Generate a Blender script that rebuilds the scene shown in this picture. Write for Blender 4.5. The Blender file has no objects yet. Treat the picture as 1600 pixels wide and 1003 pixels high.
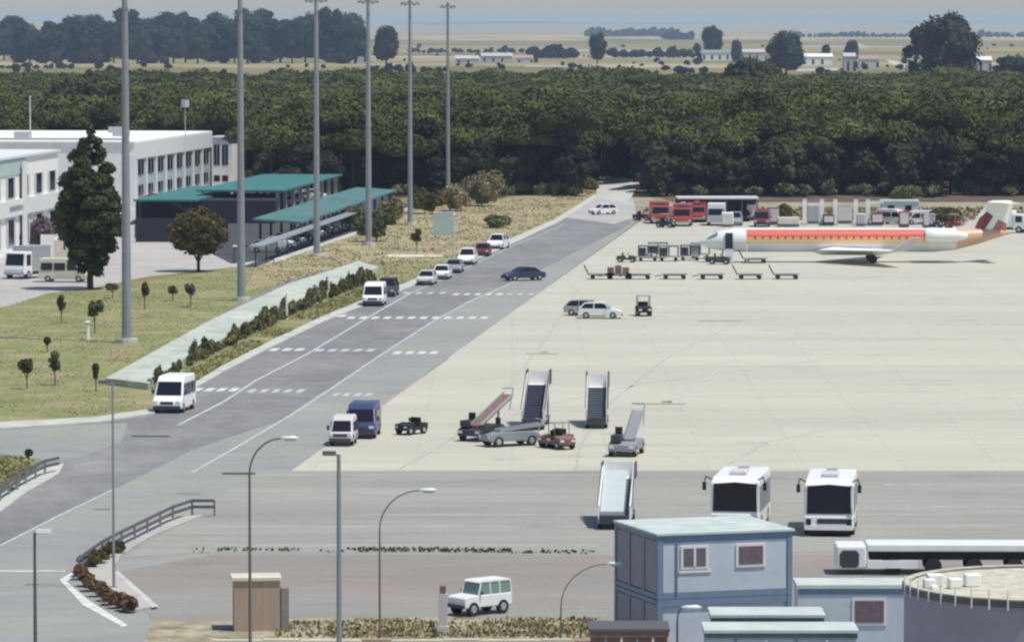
import bpy, math, random
import numpy as np
from mathutils import Vector, Matrix, noise as nz2
R_ = math.radians
S = bpy.context.scene
COL = S.collection

# ------------------------------------------------------------------ camera, world, sun, exposure
F, H, HOR = 7000.0, 27.0, 38.0            # focal length in photo pixels, eye height, horizon row
PITCH = math.atan((501.5 - HOR) / F)
cd = bpy.data.cameras.new("camera"); cam = bpy.data.objects.new("camera", cd); COL.objects.link(cam)
cam.location = (0, 0, H); cam.rotation_euler = (math.pi / 2 - PITCH, 0, 0)
cd.sensor_width = 36; cd.lens = 36 * F / 1600; cd.clip_start = 1; cd.clip_end = 200000
S.camera = cam
SUN_EL, SUN_AZ = R_(67), R_(118)            # azimuth clockwise from +Y
sdir = Vector((math.sin(SUN_AZ) * math.cos(SUN_EL), math.cos(SUN_AZ) * math.cos(SUN_EL), math.sin(SUN_EL)))
w = bpy.data.worlds.new("World"); S.world = w; w.use_nodes = True
nt = w.node_tree; bg = nt.nodes['Background']
sky = nt.nodes.new('ShaderNodeTexSky'); sky.sky_type = 'NISHITA'; sky.sun_disc = False
sky.sun_elevation = SUN_EL; sky.sun_rotation = SUN_AZ; sky.air_density = 1.3; sky.dust_density = 0.4; sky.ozone_density = 4.0
nt.links.new(sky.outputs[0], bg.inputs[0]); bg.inputs[1].default_value = 0.10
sl = bpy.data.lights.new("sun", 'SUN'); sl.energy = 4.2; sl.angle = R_(0.5); sl.color = (1, 0.945, 0.845)
so = bpy.data.objects.new("sun", sl); COL.objects.link(so)
so.rotation_euler = sdir.to_track_quat('Z', 'Y').to_euler()
S.view_settings.view_transform = 'Standard'; S.view_settings.look = 'None'
S.view_settings.exposure = -0.05; S.view_settings.gamma = 1
S.cycles.filter_width = 2.4
S.cycles.volume_bounces = 1
S.cycles.max_bounces = 5; S.cycles.diffuse_bounces = 2; S.cycles.transparent_max_bounces = 8

# ------------------------------------------------------------------ helpers
cp, sp = math.cos(PITCH), math.sin(PITCH)
def P(px, py, h=0.0):
    """photo pixel -> world x, y on the plane z = h"""
    u = (px - 800) / F; v = (501.5 - py) / F
    d = (u, cp + v * sp, -sp + v * cp)
    t = (h - H) / d[2]
    return (d[0] * t, d[1] * t)
def PPM(y): return F / y                    # photo pixels per metre at distance y
ROADA = math.atan(600 / F)                  # heading of the service road
RD = Vector((math.sin(ROADA), math.cos(ROADA), 0)); ND = Vector((math.cos(ROADA), -math.sin(ROADA), 0))

def mat(name, col, rough=0.8, metal=0.0, var=0.0, scale=1.0, col2=None, bump=0.0, stretch=None, detail=4, spec=0.5, rnd=0.0):
    m = bpy.data.materials.new(name); m.use_nodes = True
    n = m.node_tree.nodes; l = m.node_tree.links; b = n['Principled BSDF']
    b.inputs['Roughness'].default_value = rough; b.inputs['Metallic'].default_value = metal
    b.inputs['Specular IOR Level'].default_value = spec
    c = (*col, 1)
    if var or col2:
        tc = n.new('ShaderNodeTexCoord'); mp = n.new('ShaderNodeMapping'); tx = n.new('ShaderNodeTexNoise')
        tx.inputs['Scale'].default_value = scale; tx.inputs['Detail'].default_value = detail; tx.inputs['Roughness'].default_value = 0.6
        if stretch: mp.inputs['Scale'].default_value = stretch
        l.new(tc.outputs['Object'], mp.inputs[0]); l.new(mp.outputs[0], tx.inputs['Vector'])
        rp = n.new('ShaderNodeValToRGB'); rp.color_ramp.elements[0].position = 0.35; rp.color_ramp.elements[1].position = 0.65
        c2 = col2 or col
        rp.color_ramp.elements[0].color = (*[x * (1 - var) for x in col], 1)
        rp.color_ramp.elements[1].color = (*[min(1, x * (1 + var)) for x in c2], 1)
        l.new(tx.outputs['Fac'], rp.inputs[0]); out = rp.outputs[0]
        if rnd:
            oi = n.new('ShaderNodeObjectInfo'); mr = n.new('ShaderNodeMapRange')
            mr.inputs['To Min'].default_value = 1 - rnd; mr.inputs['To Max'].default_value = 1 + rnd
            l.new(oi.outputs['Random'], mr.inputs['Value'])
            vm = n.new('ShaderNodeVectorMath'); vm.operation = 'SCALE'; l.new(out, vm.inputs[0]); l.new(mr.outputs[0], vm.inputs['Scale']); out = vm.outputs[0]
        l.new(out, b.inputs['Base Color'])
        if bump:
            bp = n.new('ShaderNodeBump'); bp.inputs['Strength'].default_value = bump; bp.inputs['Distance'].default_value = 0.1
            l.new(tx.outputs['Fac'], bp.inputs['Height']); l.new(bp.outputs[0], b.inputs['Normal'])
    else:
        b.inputs['Base Color'].default_value = c
    return m

def pave_mat(name, col, amt=0.08, tint=None, joint=None, stretch=(1, 1, 1), patch=0.0, patchcol=None, s1=0.04, s2=0.6, rough=0.9):
    """paving seen from far: broad stains + fine mottling + optional slab joints"""
    m = bpy.data.materials.new(name); m.use_nodes = True
    n = m.node_tree.nodes; l = m.node_tree.links; b = n['Principled BSDF']
    b.inputs['Roughness'].default_value = rough; b.inputs['Specular IOR Level'].default_value = 0.2
    tc = n.new('ShaderNodeTexCoord'); mp = n.new('ShaderNodeMapping'); mp.inputs['Scale'].default_value = stretch
    l.new(tc.outputs['Object'], mp.inputs[0])
    def noise(sc, det, src=mp.outputs[0]):
        t = n.new('ShaderNodeTexNoise'); t.inputs['Scale'].default_value = sc; t.inputs['Detail'].default_value = det
        t.inputs['Roughness'].default_value = 0.65; l.new(src, t.inputs['Vector']); return t.outputs['Fac']
    def mr(src, a, b_, lo=0.3, hi=0.7):
        q = n.new('ShaderNodeMapRange'); q.inputs['From Min'].default_value = lo; q.inputs['From Max'].default_value = hi
        q.inputs['To Min'].default_value = a; q.inputs['To Max'].default_value = b_; l.new(src, q.inputs['Value']); return q.outputs[0]
    def mul(a, b_):
        q = n.new('ShaderNodeMath'); q.operation = 'MULTIPLY'; l.new(a, q.inputs[0]); l.new(b_, q.inputs[1]); return q.outputs[0]
    f = mul(mr(noise(s1, 5), 1 - amt, 1 + amt), mr(noise(s2, 6), 1 - amt, 1 + amt))
    f = mul(f, mr(noise(4.0, 3, tc.outputs['Object']), 1 - amt * .7, 1 + amt * .7))
    if joint:
        br = n.new('ShaderNodeTexBrick'); br.offset = 0
        br.inputs['Scale'].default_value = 1; br.inputs['Brick Width'].default_value = joint; br.inputs['Row Height'].default_value = joint
        br.inputs['Mortar Size'].default_value = 0.05; br.inputs['Color1'].default_value = (1, 1, 1, 1); br.inputs['Color2'].default_value = (.97, .97, .97, 1)
        br.inputs['Mortar'].default_value = (.90, .90, .90, 1); l.new(tc.outputs['Object'], br.inputs['Vector'])
        sc = n.new('ShaderNodeSeparateColor'); l.new(br.outputs['Color'], sc.inputs[0]); f = mul(f, sc.outputs[0])
    f = mul(f, mr(noise(.45, 3), 1, .86, .62, .72)); f = mul(f, mr(noise(.16, 6, tc.outputs['Object']), 1, .92, .58, .66))
    mx = n.new('ShaderNodeMix'); mx.data_type = 'RGBA'
    mx.inputs['A'].default_value = (*col, 1); mx.inputs['B'].default_value = (*(patchcol or tint or col), 1)
    l.new(mr(noise(s1 * 2.3, 4), 0, 1, 0.45 if tint or patchcol else .4, 0.62), mx.inputs['Factor'])
    vm = n.new('ShaderNodeVectorMath'); vm.operation = 'SCALE'; l.new(mx.outputs['Result'], vm.inputs[0]); l.new(f, vm.inputs['Scale'])
    l.new(vm.outputs[0], b.inputs['Base Color'])
    return m

class MB:
    def __init__(s): s.v = []; s.f = []
    def add(s, vs, fs):
        k = len(s.v); s.v += [tuple(q) for q in vs]; s.f += [tuple(i + k for i in q) for q in fs]; return s
    def box(s, x0, x1, y0, y1, z0, z1):
        return s.add([(x0,y0,z0),(x1,y0,z0),(x1,y1,z0),(x0,y1,z0),(x0,y0,z1),(x1,y0,z1),(x1,y1,z1),(x0,y1,z1)],
                     [(0,3,2,1),(4,5,6,7),(0,1,5,4),(1,2,6,5),(2,3,7,6),(3,0,4,7)])
    def cbox(s, c, d, rx=0, ry=0, rz=0):
        from mathutils import Euler
        M = Euler((rx, ry, rz)).to_matrix(); vs = []
        for z in (-.5,.5):
            for x, y in ((-.5,-.5),(.5,-.5),(.5,.5),(-.5,.5)):
                vs.append(Vector(c) + M @ Vector((x*d[0], y*d[1], z*d[2])))
        return s.add(vs, [(0,3,2,1),(4,5,6,7),(0,1,5,4),(1,2,6,5),(2,3,7,6),(3,0,4,7)])
    def tube(s, p0, p1, r0, r1=None, n=8, cap=True):
        r1 = r0 if r1 is None else r1
        p0 = Vector(p0); p1 = Vector(p1); a = (p1 - p0).normalized()
        u = a.orthogonal().normalized(); v = a.cross(u); vs = []
        for p, r in ((p0, r0), (p1, r1)):
            for i in range(n):
                t = 2*math.pi*i/n; vs.append(p + u*r*math.cos(t) + v*r*math.sin(t))
        fs = [(i, (i+1) % n, n+(i+1) % n, n+i) for i in range(n)]
        if cap: fs += [tuple(range(n-1, -1, -1)), tuple(range(n, 2*n))]
        return s.add(vs, fs)
    def path(s, pts, r, n=7):
        for a, b in zip(pts[:-1], pts[1:]): s.tube(a, b, r, n=n)
        return s
    def prism(s, prof, w):
        """side profile (y,z) extruded over x; w(z) or number = half width"""
        wf = w if callable(w) else (lambda z: w)
        n = len(prof)
        vs = [(-wf(z), y, z) for y, z in prof] + [(wf(z), y, z) for y, z in prof]
        fs = [tuple(range(n)), tuple(range(2*n-1, n-1, -1))] + [((i+1) % n, i, n+i, n+(i+1) % n) for i in range(n)]
        return s.add(vs, fs)
    def loft(s, rings, cap=True):
        n = len(rings[0]); vs = [p for r in rings for p in r]; fs = []
        for k in range(len(rings)-1):
            for i in range(n): fs.append((k*n+i, k*n+(i+1) % n, (k+1)*n+(i+1) % n, (k+1)*n+i))
        if cap: fs += [tuple(range(n-1, -1, -1)), tuple(range((len(rings)-1)*n, len(rings)*n))]
        return s.add(vs, fs)
    def build(s, name, m, parent=None, bevel=0, smooth=False):
        me = bpy.data.meshes.new(name); me.from_pydata(s.v, [], s.f); me.update()
        me.materials.append(m)
        o = bpy.data.objects.new(name, me); COL.objects.link(o); o.parent = parent
        if smooth:
            for p in me.polygons: p.use_smooth = True
        if bevel:
            b = o.modifiers.new('bevel', 'BEVEL'); b.width = bevel; b.segments = 2; b.limit_method = 'ANGLE'
        return o

def tag(o, label=None, cat=None, group=None, kind=None):
    if label: o['label'] = label
    if cat: o['category'] = cat
    if group: o['group'] = group
    if kind: o['kind'] = kind
    return o
def thing(name, label, cat, loc=(0,0,0), rz=0, group=None):
    o = bpy.data.objects.new(name, None); COL.objects.link(o); o.location = loc; o.rotation_euler = (0,0,rz)
    o.empty_display_size = 0.5
    return tag(o, label, cat, group)
def dup(root, loc, rz, label=None, scale=None, group=None):
    r = root.copy(); COL.objects.link(r); r.location = loc; r.rotation_euler = (0,0,rz)
    if scale: r.scale = scale
    if label: r['label'] = label
    if group: r['group'] = group
    for ch in list(root.children):
        c = ch.copy(); COL.objects.link(c); c.parent = r
        for g in ch.children:
            d = g.copy(); COL.objects.link(d); d.parent = c
    return r

def sheet(name, pts, z, m, px=True, thick=0):
    xy = [P(a, b) for a, b in pts] if px else pts
    ar = sum(xy[i][0]*xy[(i+1) % len(xy)][1] - xy[(i+1) % len(xy)][0]*xy[i][1] for i in range(len(xy)))
    if ar < 0: xy = xy[::-1]
    n = len(xy); mb = MB()
    if thick:
        mb.add([(x, y, z) for x, y in xy] + [(x, y, z-thick) for x, y in xy], [tuple(range(n))] + [(i, n+i, n+(i+1) % n, (i+1) % n) for i in range(n)])
    else: mb.add([(x, y, z) for x, y in xy], [tuple(range(n))])
    return tag(mb.build(name, m), kind='structure')

# ------------------------------------------------------------------ materials
M = {}
M['concrete'] = pave_mat('apron_concrete', (.525,.508,.42), .065, tint=(.485,.468,.39), joint=6.0, stretch=(.12,1.2,1))
M['asphalt'] = pave_mat('asphalt', (.222,.220,.220), .13, tint=(.258,.254,.250), stretch=(1,.5,1), s1=.06)
M['asphalt_old'] = pave_mat('asphalt_old', (.315,.32,.285), .08, tint=(.30,.30,.30), stretch=(.5,1,1), s1=.05)
M['asphalt_strip'] = pave_mat('asphalt_strip', (.335,.33,.295), .09, tint=(.295,.288,.27), stretch=(.22,1.6,1), s1=.06)
M['yard'] = pave_mat('yard_surface', (.275,.265,.245), .09, tint=(.295,.25,.215), stretch=(.3,1.5,1), s1=.05)
M['paving'] = pave_mat('pale_paving', (.46,.44,.41), .08, tint=(.40,.38,.36), s1=.08)
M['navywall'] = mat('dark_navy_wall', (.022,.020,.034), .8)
M['canopyshade'] = pave_mat('canopy_shade_asphalt', (.075,.075,.08), .15)  # asphalt colour darkened to deepen the shade under the canopies
M['kerb'] = pave_mat('kerb_concrete', (.52,.52,.47), .10, s1=.3)
M['mint_path'] = pave_mat('mint_path', (.50,.54,.47), .10, tint=(.42,.45,.40), s1=.15, stretch=(1,.5,1))
M['lawn'] = pave_mat('lawn_grass', (.225,.24,.095), .12, tint=(.33,.285,.16), s1=.09, s2=.5)
M['dry'] = pave_mat('dry_grass', (.33,.31,.17), .18, tint=(.42,.31,.21), s1=.12, s2=.6)
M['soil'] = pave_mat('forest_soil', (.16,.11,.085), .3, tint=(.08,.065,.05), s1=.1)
M['gravelsoil'] = pave_mat('verge_soil', (.38,.34,.25), .2, tint=(.24,.21,.12), s1=.3)
M['paint'] = mat('road_paint', (.66,.66,.63), .7, var=.14, scale=1.2)
M['paintworn'] = mat('road_paint_worn', (.50,.50,.50), .8, var=.22, scale=1.5)
M['yellow'] = mat('yellow_marking', (.27,.26,.16), .8, var=.2, scale=1)
M['redline'] = mat('red_marking', (.42,.30,.29), .8, var=.2, scale=.6)
M['white'] = mat('white_paint', (.85,.85,.83), .35, var=.04, scale=1)
M['offwhite'] = mat('offwhite_render', (.86,.85,.80), .8, var=.06, scale=.6)
M['pinkwhite'] = mat('weathered_white', (.62,.58,.58), .6, var=.08, scale=1)
M['silver'] = mat('silver_paint', (.45,.47,.50), .3, .4)
M['greyp'] = mat('grey_paint', (.28,.29,.31), .5, var=.06, scale=1)
M['darkgrey'] = mat('dark_grey', (.05,.05,.06), .6, var=.1, scale=2)
M['black'] = mat('black_rubber', (.018,.018,.02), .7)
M['glass'] = mat('dark_glass', (.012,.011,.022), .12)
M['tealglass'] = mat('teal_glass', (.17,.26,.23), .15)
M['blue'] = mat('navy_blue_paint', (.045,.06,.16), .35)
M['darkblue'] = mat('dark_blue_paint', (.03,.04,.09), .35)
M['darkred'] = mat('dark_red_paint', (.16,.025,.03), .4)
M['red'] = mat('fire_red_paint', (.42,.07,.06), .4, var=.1, scale=.8)
M['lampbrown'] = mat('lamp_grey_brown', (.17,.145,.14), .6)
M['brown'] = mat('brown_weathered', (.22,.13,.10), .8, var=.2, scale=2)
M['steel'] = mat('galvanised_steel', (.30,.31,.34), .5, .3, var=.08, scale=1)
M['steeldark'] = mat('dark_steel', (.13,.12,.13), .6, .2)
M['steelblue'] = mat('blue_grey_steps', (.075,.08,.125), .6, var=.15, scale=1.5)
M['stepgrey'] = mat('grey_steps', (.11,.14,.16), .6, var=.15, scale=1.5)
M['stepmint'] = mat('mint_white_slope', (.52,.57,.57), .5, var=.05, scale=1)
M['mintroof'] = mat('teal_canopy_sheet', (.045,.185,.175), .6, var=.10, scale=.5)
M['mintroof2'] = mat('mint_canopy_sheet', (.085,.20,.185), .6, var=.14, scale=.4)
M['mintpanel'] = mat('mint_panel', (.44,.54,.52), .7, var=.05, scale=.5)
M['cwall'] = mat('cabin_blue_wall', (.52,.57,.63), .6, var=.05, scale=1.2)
M['cframe'] = mat('cabin_blue_frame', (.17,.24,.34), .5, var=.08, scale=1)
M['croof'] = mat('cabin_pale_roof', (.55,.61,.58), .7, var=.10, scale=.7)
M['cshadeside'] = mat('cabin_shaded_side', (.27,.26,.31), .6, var=.06, scale=1.2)  # darker copy of the cabin wall, shade of the left side painted in
M['winframe'] = mat('window_frame_white', (.75,.70,.70), .5)
M['blind'] = mat('window_with_blind', (.16,.12,.14), .3, var=.2, scale=9)
M['beige'] = mat('beige_brick', (.42,.32,.24), .85, var=.08, scale=2, stretch=(3,3,.4))
M['cream'] = mat('cream_wall', (.66,.62,.50), .85, var=.10, scale=.5)
M['lilac'] = mat('lilac_grey_wall', (.36,.34,.40), .85, var=.05, scale=.5)
M['gravel'] = mat('pale_gravel', (.52,.47,.38), .95, var=.14, scale=2.2, col2=(.56,.54,.44))
M['bark'] = mat('bark', (.07,.05,.045), .95, var=.3, scale=1)
M['pine'] = mat('pine_foliage', (.048,.058,.016), .85, var=.35, scale=.22, col2=(.090,.098,.024), rnd=.25, spec=.15)
M['pinemass'] = mat('pine_foliage_mass', (.052,.060,.016), .85, var=.34, scale=.07, col2=(.088,.096,.026), spec=.15)
M['darkleaf'] = mat('dark_cypress_foliage', (.034,.038,.015), .85, var=.4, scale=.5, col2=(.070,.074,.028), spec=.15)
M['eucleaf'] = mat('eucalyptus_foliage', (.026,.034,.030), .85, var=.35, scale=.12, col2=(.044,.052,.038), rnd=.4, spec=.15)
M['oliveleaf'] = mat('olive_brown_foliage', (.068,.072,.022), .85, var=.35, scale=.6, col2=(.12,.09,.035), spec=.15)
M['shrubleaf'] = mat('shrub_foliage', (.07,.085,.035), .85, var=.35, scale=.8, col2=(.13,.13,.06), rnd=.25, spec=.15)
M['paleleaf'] = mat('pale_shrub_foliage', (.17,.16,.07), .85, var=.3, scale=.5, col2=(.26,.22,.12), rnd=.2, spec=.15)
M['redleaf'] = mat('reddish_hedge_foliage', (.13,.06,.045), .85, var=.35, scale=1.2, col2=(.20,.12,.07), spec=.15)
M['purpleleaf'] = mat('purple_shrub_foliage', (.13,.09,.12), .85, var=.35, scale=.8, col2=(.20,.14,.17), spec=.15)
M['grassblade'] = mat('grass_blades', (.275,.27,.115), .85, var=.12, scale=.4, col2=(.33,.30,.15), spec=.1)
M['weedblade'] = mat('weed_blades', (.17,.15,.06), .85, var=.4, scale=1.2, col2=(.30,.25,.13), spec=.1)
M['rooftile'] = mat('far_roof', (.40,.28,.24), .9)
M['farwall'] = mat('far_white_wall', (.50,.49,.48), .9)
M['orange'] = mat('fuselage_orange', (.72,.30,.10), .35, var=.06, scale=.6)
M['planered'] = mat('fuselage_red', (.62,.09,.07), .35)
M['taillogo'] = mat('tail_emblem_red', (.20,.03,.035), .4)
M['tailyel'] = mat('tail_emblem_orange', (.40,.17,.10), .4)
M['lens'] = mat('lamp_lens', (.75,.78,.80), .3)

# ------------------------------------------------------------------ ground
def ground_material():
    m = bpy.data.materials.new('countryside'); m.use_nodes = True
    n = m.node_tree.nodes; l = m.node_tree.links; b = n['Principled BSDF']; b.inputs['Roughness'].default_value = .95
    b.inputs['Specular IOR Level'].default_value = .1
    g = n.new('ShaderNodeNewGeometry'); sx = n.new('ShaderNodeSeparateXYZ'); l.new(g.outputs['Position'], sx.inputs[0])
    def noise(scale, sc):
        mp = n.new('ShaderNodeMapping'); mp.inputs['Scale'].default_value = scale; l.new(g.outputs['Position'], mp.inputs[0])
        t = n.new('ShaderNodeTexNoise'); t.inputs['Scale'].default_value = sc; t.inputs['Detail'].default_value = 4; l.new(mp.outputs[0], t.inputs['Vector']); return t.outputs['Fac']
    # row of fields by distance (1000/Y), edges wobbling
    dv = n.new('ShaderNodeMath'); dv.operation = 'DIVIDE'; dv.inputs[0].default_value = 1000; l.new(sx.outputs['Y'], dv.inputs[1])
    nz = n.new('ShaderNodeMath'); nz.operation = 'MULTIPLY_ADD'; l.new(noise((.0035,.0007,1), 1.0), nz.inputs[0]); nz.inputs[1].default_value = .10; nz.inputs[2].default_value = -.05
    ad = n.new('ShaderNodeMath'); ad.operation = 'ADD'; l.new(dv.outputs[0], ad.inputs[0]); l.new(nz.outputs[0], ad.inputs[1])
    r = n.new('ShaderNodeValToRGB'); r.color_ramp.interpolation = 'LINEAR'
    st = [(0.0,(.30,.32,.20)),(.05,(.40,.36,.22)),(.085,(.36,.33,.20)),(.09,(.50,.43,.29)),(.125,(.50,.42,.28)),(.135,(.24,.24,.13)),(.20,(.34,.31,.18)),(.21,(.42,.36,.23)),(.245,(.26,.25,.14)),(.27,(.40,.35,.24)),(.31,(.28,.27,.17)),(.33,(.46,.42,.30)),(.36,(.25,.25,.13)),(.5,(.30,.27,.17))]
    e = r.color_ramp.elements
    e[0].position = st[0][0]; e[0].color = (*st[0][1], 1); e[1].position = st[-1][0]; e[1].color = (*st[-1][1], 1)
    for p, c in st[1:-1]:
        q = e.new(p); q.color = (*c, 1)
    l.new(ad.outputs[0], r.inputs[0])
    q = n.new('ShaderNodeMapRange'); q.inputs['From Min'].default_value = .3; q.inputs['From Max'].default_value = .7; q.inputs['To Min'].default_value = .58; q.inputs['To Max'].default_value = 1.0
    l.new(noise((.008,.002,1), 1.0), q.inputs['Value'])
    wm = n.new('ShaderNodeVectorMath'); wm.operation = 'MULTIPLY'; wm.inputs[1].default_value = (1.08,.97,.78); l.new(r.outputs[0], wm.inputs[0])
    vm = n.new('ShaderNodeVectorMath'); vm.operation = 'SCALE'; l.new(wm.outputs[0], vm.inputs[0]); l.new(q.outputs[0], vm.inputs['Scale'])
    l.new(vm.outputs[0], b.inputs['Base Color'])
    return m
M['country'] = ground_material()
mb = MB(); mb.add([(-60000,-2000,-.05),(60000,-2000,-.05),(60000,60000,-.05),(-60000,60000,-.05)], [(0,1,2,3)])
tag(mb.build('ground', M['country']), kind='structure')

KERB = [(240,640),(350,577),(430,536),(510,498),(620,453),(760,395),(870,345),(940,303)]
sheet('road', [(-900,640)] + KERB + [(985,299),(1000,344),(455,735),(2600,735),(2600,1250),(-900,1250)], -.02, M['asphalt_old'])
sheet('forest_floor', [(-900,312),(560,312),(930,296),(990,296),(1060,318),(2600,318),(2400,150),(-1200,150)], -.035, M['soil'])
sheet('paving_yard', [(-900,640),(-400,560),(0,480),(230,432),(430,410),(560,364),(640,327),(600,292),(-600,292)], -.03, M['paving'])
sheet('service_lane', [(-700,1250)] + [(-300,960),(0,852),(180,763),(300,702),(440,655),(520,605),(610,545),(730,470),(840,424),(985,350),(985,300)] + KERB[::-1] + [(-300,650),(-900,640)], -.012, M['asphalt'])
sheet('apron', [(455,735),(1000,347),(1010,338),(2400,338),(2600,735)], -.012, M['concrete'])
sheet('taxiway_strip', [(200,870),(400,735),(2600,735),(2600,862),(330,862)], -.012, M['asphalt_strip'])
sheet('soil_beyond_apron', [(940,310),(1010,338),(2400,338),(2400,316),(1040,316),(990,300)], -.010, M['gravelsoil'])
sheet('yard_below_weeds', [(185,892),(330,866),(2600,866),(2600,1000),(260,1000)], -.008, M['yard'])
sheet('road_end_patch', [(885,340),(940,304),(985,301),(998,338),(960,350),(930,346)], -.009, M['paving'])
sheet('canopy_shade_ground', [(362,412),(430,404),(556,361),(640,322),(600,298),(395,345),(300,352),(210,352),(210,372),(290,376)], -.022, M['canopyshade'])  # sheet with the canopies' shade painted in, laid over the pale paving
sheet('lawn', [(-900,640),(-400,668),(0,664),(150,655),(238,641)] + KERB[1:] + [(940,297),(700,316),(640,331),(560,364),(430,409),(330,424),(225,440),(75,458),(0,482),(-400,560)], -.004, M['lawn'])
sheet('dry_verge', [(400,418),(560,366),(640,333),(700,319),(938,298),(868,344),(760,393),(700,405),(560,412),(470,436),(380,455)], .001, M['dry'])
sheet('lawn_edge_kerb', [(-400,676),(0,671),(150,661),(242,647),(238,640),(150,653),(0,661),(-400,664)], .10, M['kerb'], thick=.14)
sheet('kerb_strip', [(238,646),(350,581),(430,540),(510,501),(622,457),(762,399),(872,348),(942,304),(937,300),(868,343),(758,392),(616,450),(506,494),(426,532),(346,573),(238,640)], .08, M['kerb'], thick=.12)
sheet('grey_path', [(158,598),(200,573),(400,461),(450,438),(560,408),(570,414),(450,450),(330,506),(175,596)], .006, M['asphalt'])
sheet('pale_green_path', [(165,601),(330,508),(450,451),(560,415),(592,424),(470,475),(350,537),(290,568),(232,609)], .50, M['mint_path'], thick=.55)
sheet('yard_kerb_line', [(430,411),(560,366),(562,362),(428,406)], .12, M['kerb'], thick=.15)
sheet('pale_verge_line', [(605,402),(692,402),(692,399),(605,398)], .05, M['cream'], thick=.06)
# left traffic island
sheet('grass_island', [(-300,800),(-300,706),(0,712),(50,716),(62,728),(30,750),(0,768)], .06, M['lawn'], thick=.1)
sheet('island_kerb', [(-300,860),(-300,812),(0,772),(64,734),(100,724),(92,740),(40,770),(0,800)], .05, M['kerb'], thick=.08)
sheet('side_road', [(-400,700),(-400,676),(0,672),(150,662),(200,660),(190,690),(130,712),(70,718),(0,708)], -.007, M['asphalt_old'])
# hedge island by the gate
sheet('hedge_island', [(112,893),(135,872),(180,846),(250,812),(318,806),(240,838),(190,868),(176,892),(240,950),(205,957),(160,935)], .10, M['paving'], thick=.13)
sheet('island_edge_line', [(93,905),(118,890),(125,893),(104,908),(140,938),(200,976),(192,979),(130,945)], -.003, M['paint'])
sheet('island_edge_line', [(178,896),(184,894),(248,950),(238,952)], .104, M['kerb'])
sheet('stop_line', [(-60,894),(102,893),(102,890),(-60,890)], -.003, M['paintworn'])

# painted lines
def line(name, pts, wpx, z, m):
    up = []; dn = []
    for (x, y) in pts:
        X, Y = P(x, y); up.append((X - wpx/2, Y)); dn.append((X + wpx/2, Y))
    return sheet(name, up + dn[::-1], z, m, px=False)
line('lane_line', [(278,664),(350,627),(400,594),(480,553),(590,487),(640,459)], .24, -.004, M['paintworn'])
line('lane_line', [(640,459),(700,432),(800,385),(880,352)], .16, -.004, M['paintworn'])
line('lane_line', [(300,738),(370,698),(450,651),(520,605),(600,551),(680,500),(740,468),(840,424)], .22, -.004, M['paintworn'])
line('lane_line', [(0,852),(90,806),(180,763)], .20, -.004, M['paintworn'])
line('apron_edge_line', [(590,637),(640,602),(660,588)], .18, -.005, M['redline'])
line('apron_edge_line', [(700,560),(840,460),(1000,347)], .15, -.005, M['paintworn'])
def zebra(xs, py, wpx, m, ln=3.0):
    mb = MB()
    for i, x in enumerate(xs):
        X, Y = P(x, py)
        w_ = wpx * Y / F
        a = Vector((X, Y, -.0035)); b = a + RD * ln
        mb.add([a, a + Vector((w_,0,0)), b + Vector((w_,0,0)), b], [(0,1,2,3)])
    return tag(mb.build('zebra_crossing', m), kind='structure')
zebra(range(298, 372, 19), 611, 12, M['paint']); zebra(range(384, 470, 19), 613, 10, M['paintworn'])
zebra(range(516, 580, 17), 619, 10, M['paintworn'])
zebra(range(398, 478, 20), 548, 13, M['paint']); zebra(range(490, 572, 20), 549, 12, M['paintworn'])
zebra(range(612, 684, 19), 553, 12, M['paint'])
zebra(range(468, 530, 14), 495, 13, M['paint']); zebra(range(540, 760, 19), 498, 11, M['paint'])
zebra(range(628, 700, 19), 459, 9, M['paintworn']); zebra(range(706, 790, 17), 461, 9, M['paint']); zebra(range(790, 840, 17), 461, 8, M['paintworn'])
def strip(name, x0, x1, y, hpx, m, z=-.006):
    return sheet(name, [(x0, y), (x1, y), (x1, y+hpx), (x0, y+hpx)], z, m)
strip('stand_marking', 990, 1072, 630, 1.6, M['yellow']); strip('stand_marking', 1034, 1050, 626, 3, M['yellow'])
strip('stand_marking', 1090, 1160, 501, 1.2, M['yellow']); strip('stand_marking', 822, 872, 552, 1.2, M['yellow']); strip('stand_marking', 844, 856, 549, 2, M['yellow'])
line('taxi_guide_line', [(1045,628),(1105,590),(1150,560)], .15, -.006, M['paintworn'])
M['faint'] = pave_mat('faint_lighter_asphalt', (.36,.36,.345), .10, s1=.3)
for y, a, b in ((768,560,900),(802,560,1500),(790,1350,1590),(820,300,1600),(755,1380,1600),(850,330,935)):
    strip('strip_stain', a, b, y, 2.4, M['faint'], -.009)
for x, y, w_ in ((276,769,36),(148,794,24),(205,680,60)):
    strip('tar_patch', x, x+w_, y, 2.2, M['asphalt'] if y > 700 else M['darkgrey'] if y == 680 else M['asphalt'], -.002)
M['tyre'] = pave_mat('tyre_marked_concrete', (.455,.44,.38), .12, s1=.4)
for pts_ in ([(700,700),(820,640),(1000,600),(1300,560),(1590,545)], [(620,735),(700,690),(790,610),(860,520),(905,450)], [(1010,500),(1100,470),(1350,455),(1600,450)], [(1120,735),(1200,690),(1400,650),(1600,640)], [(900,735),(905,700),(940,640),(1040,560),(1200,480)]):
    line('tyre_mark', pts_, .22, -.0075, M['tyre'])
for x, y, w_ in ((1340,432,40),(1362,424,26),(770,716,50),(845,690,36),(940,676,30),(1080,470,30),(1240,520,60),(1420,600,70),(1150,690,44)):
    strip('oil_stain', x, x+w_, y, 2.0, M['tyre'], -.0072)
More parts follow.
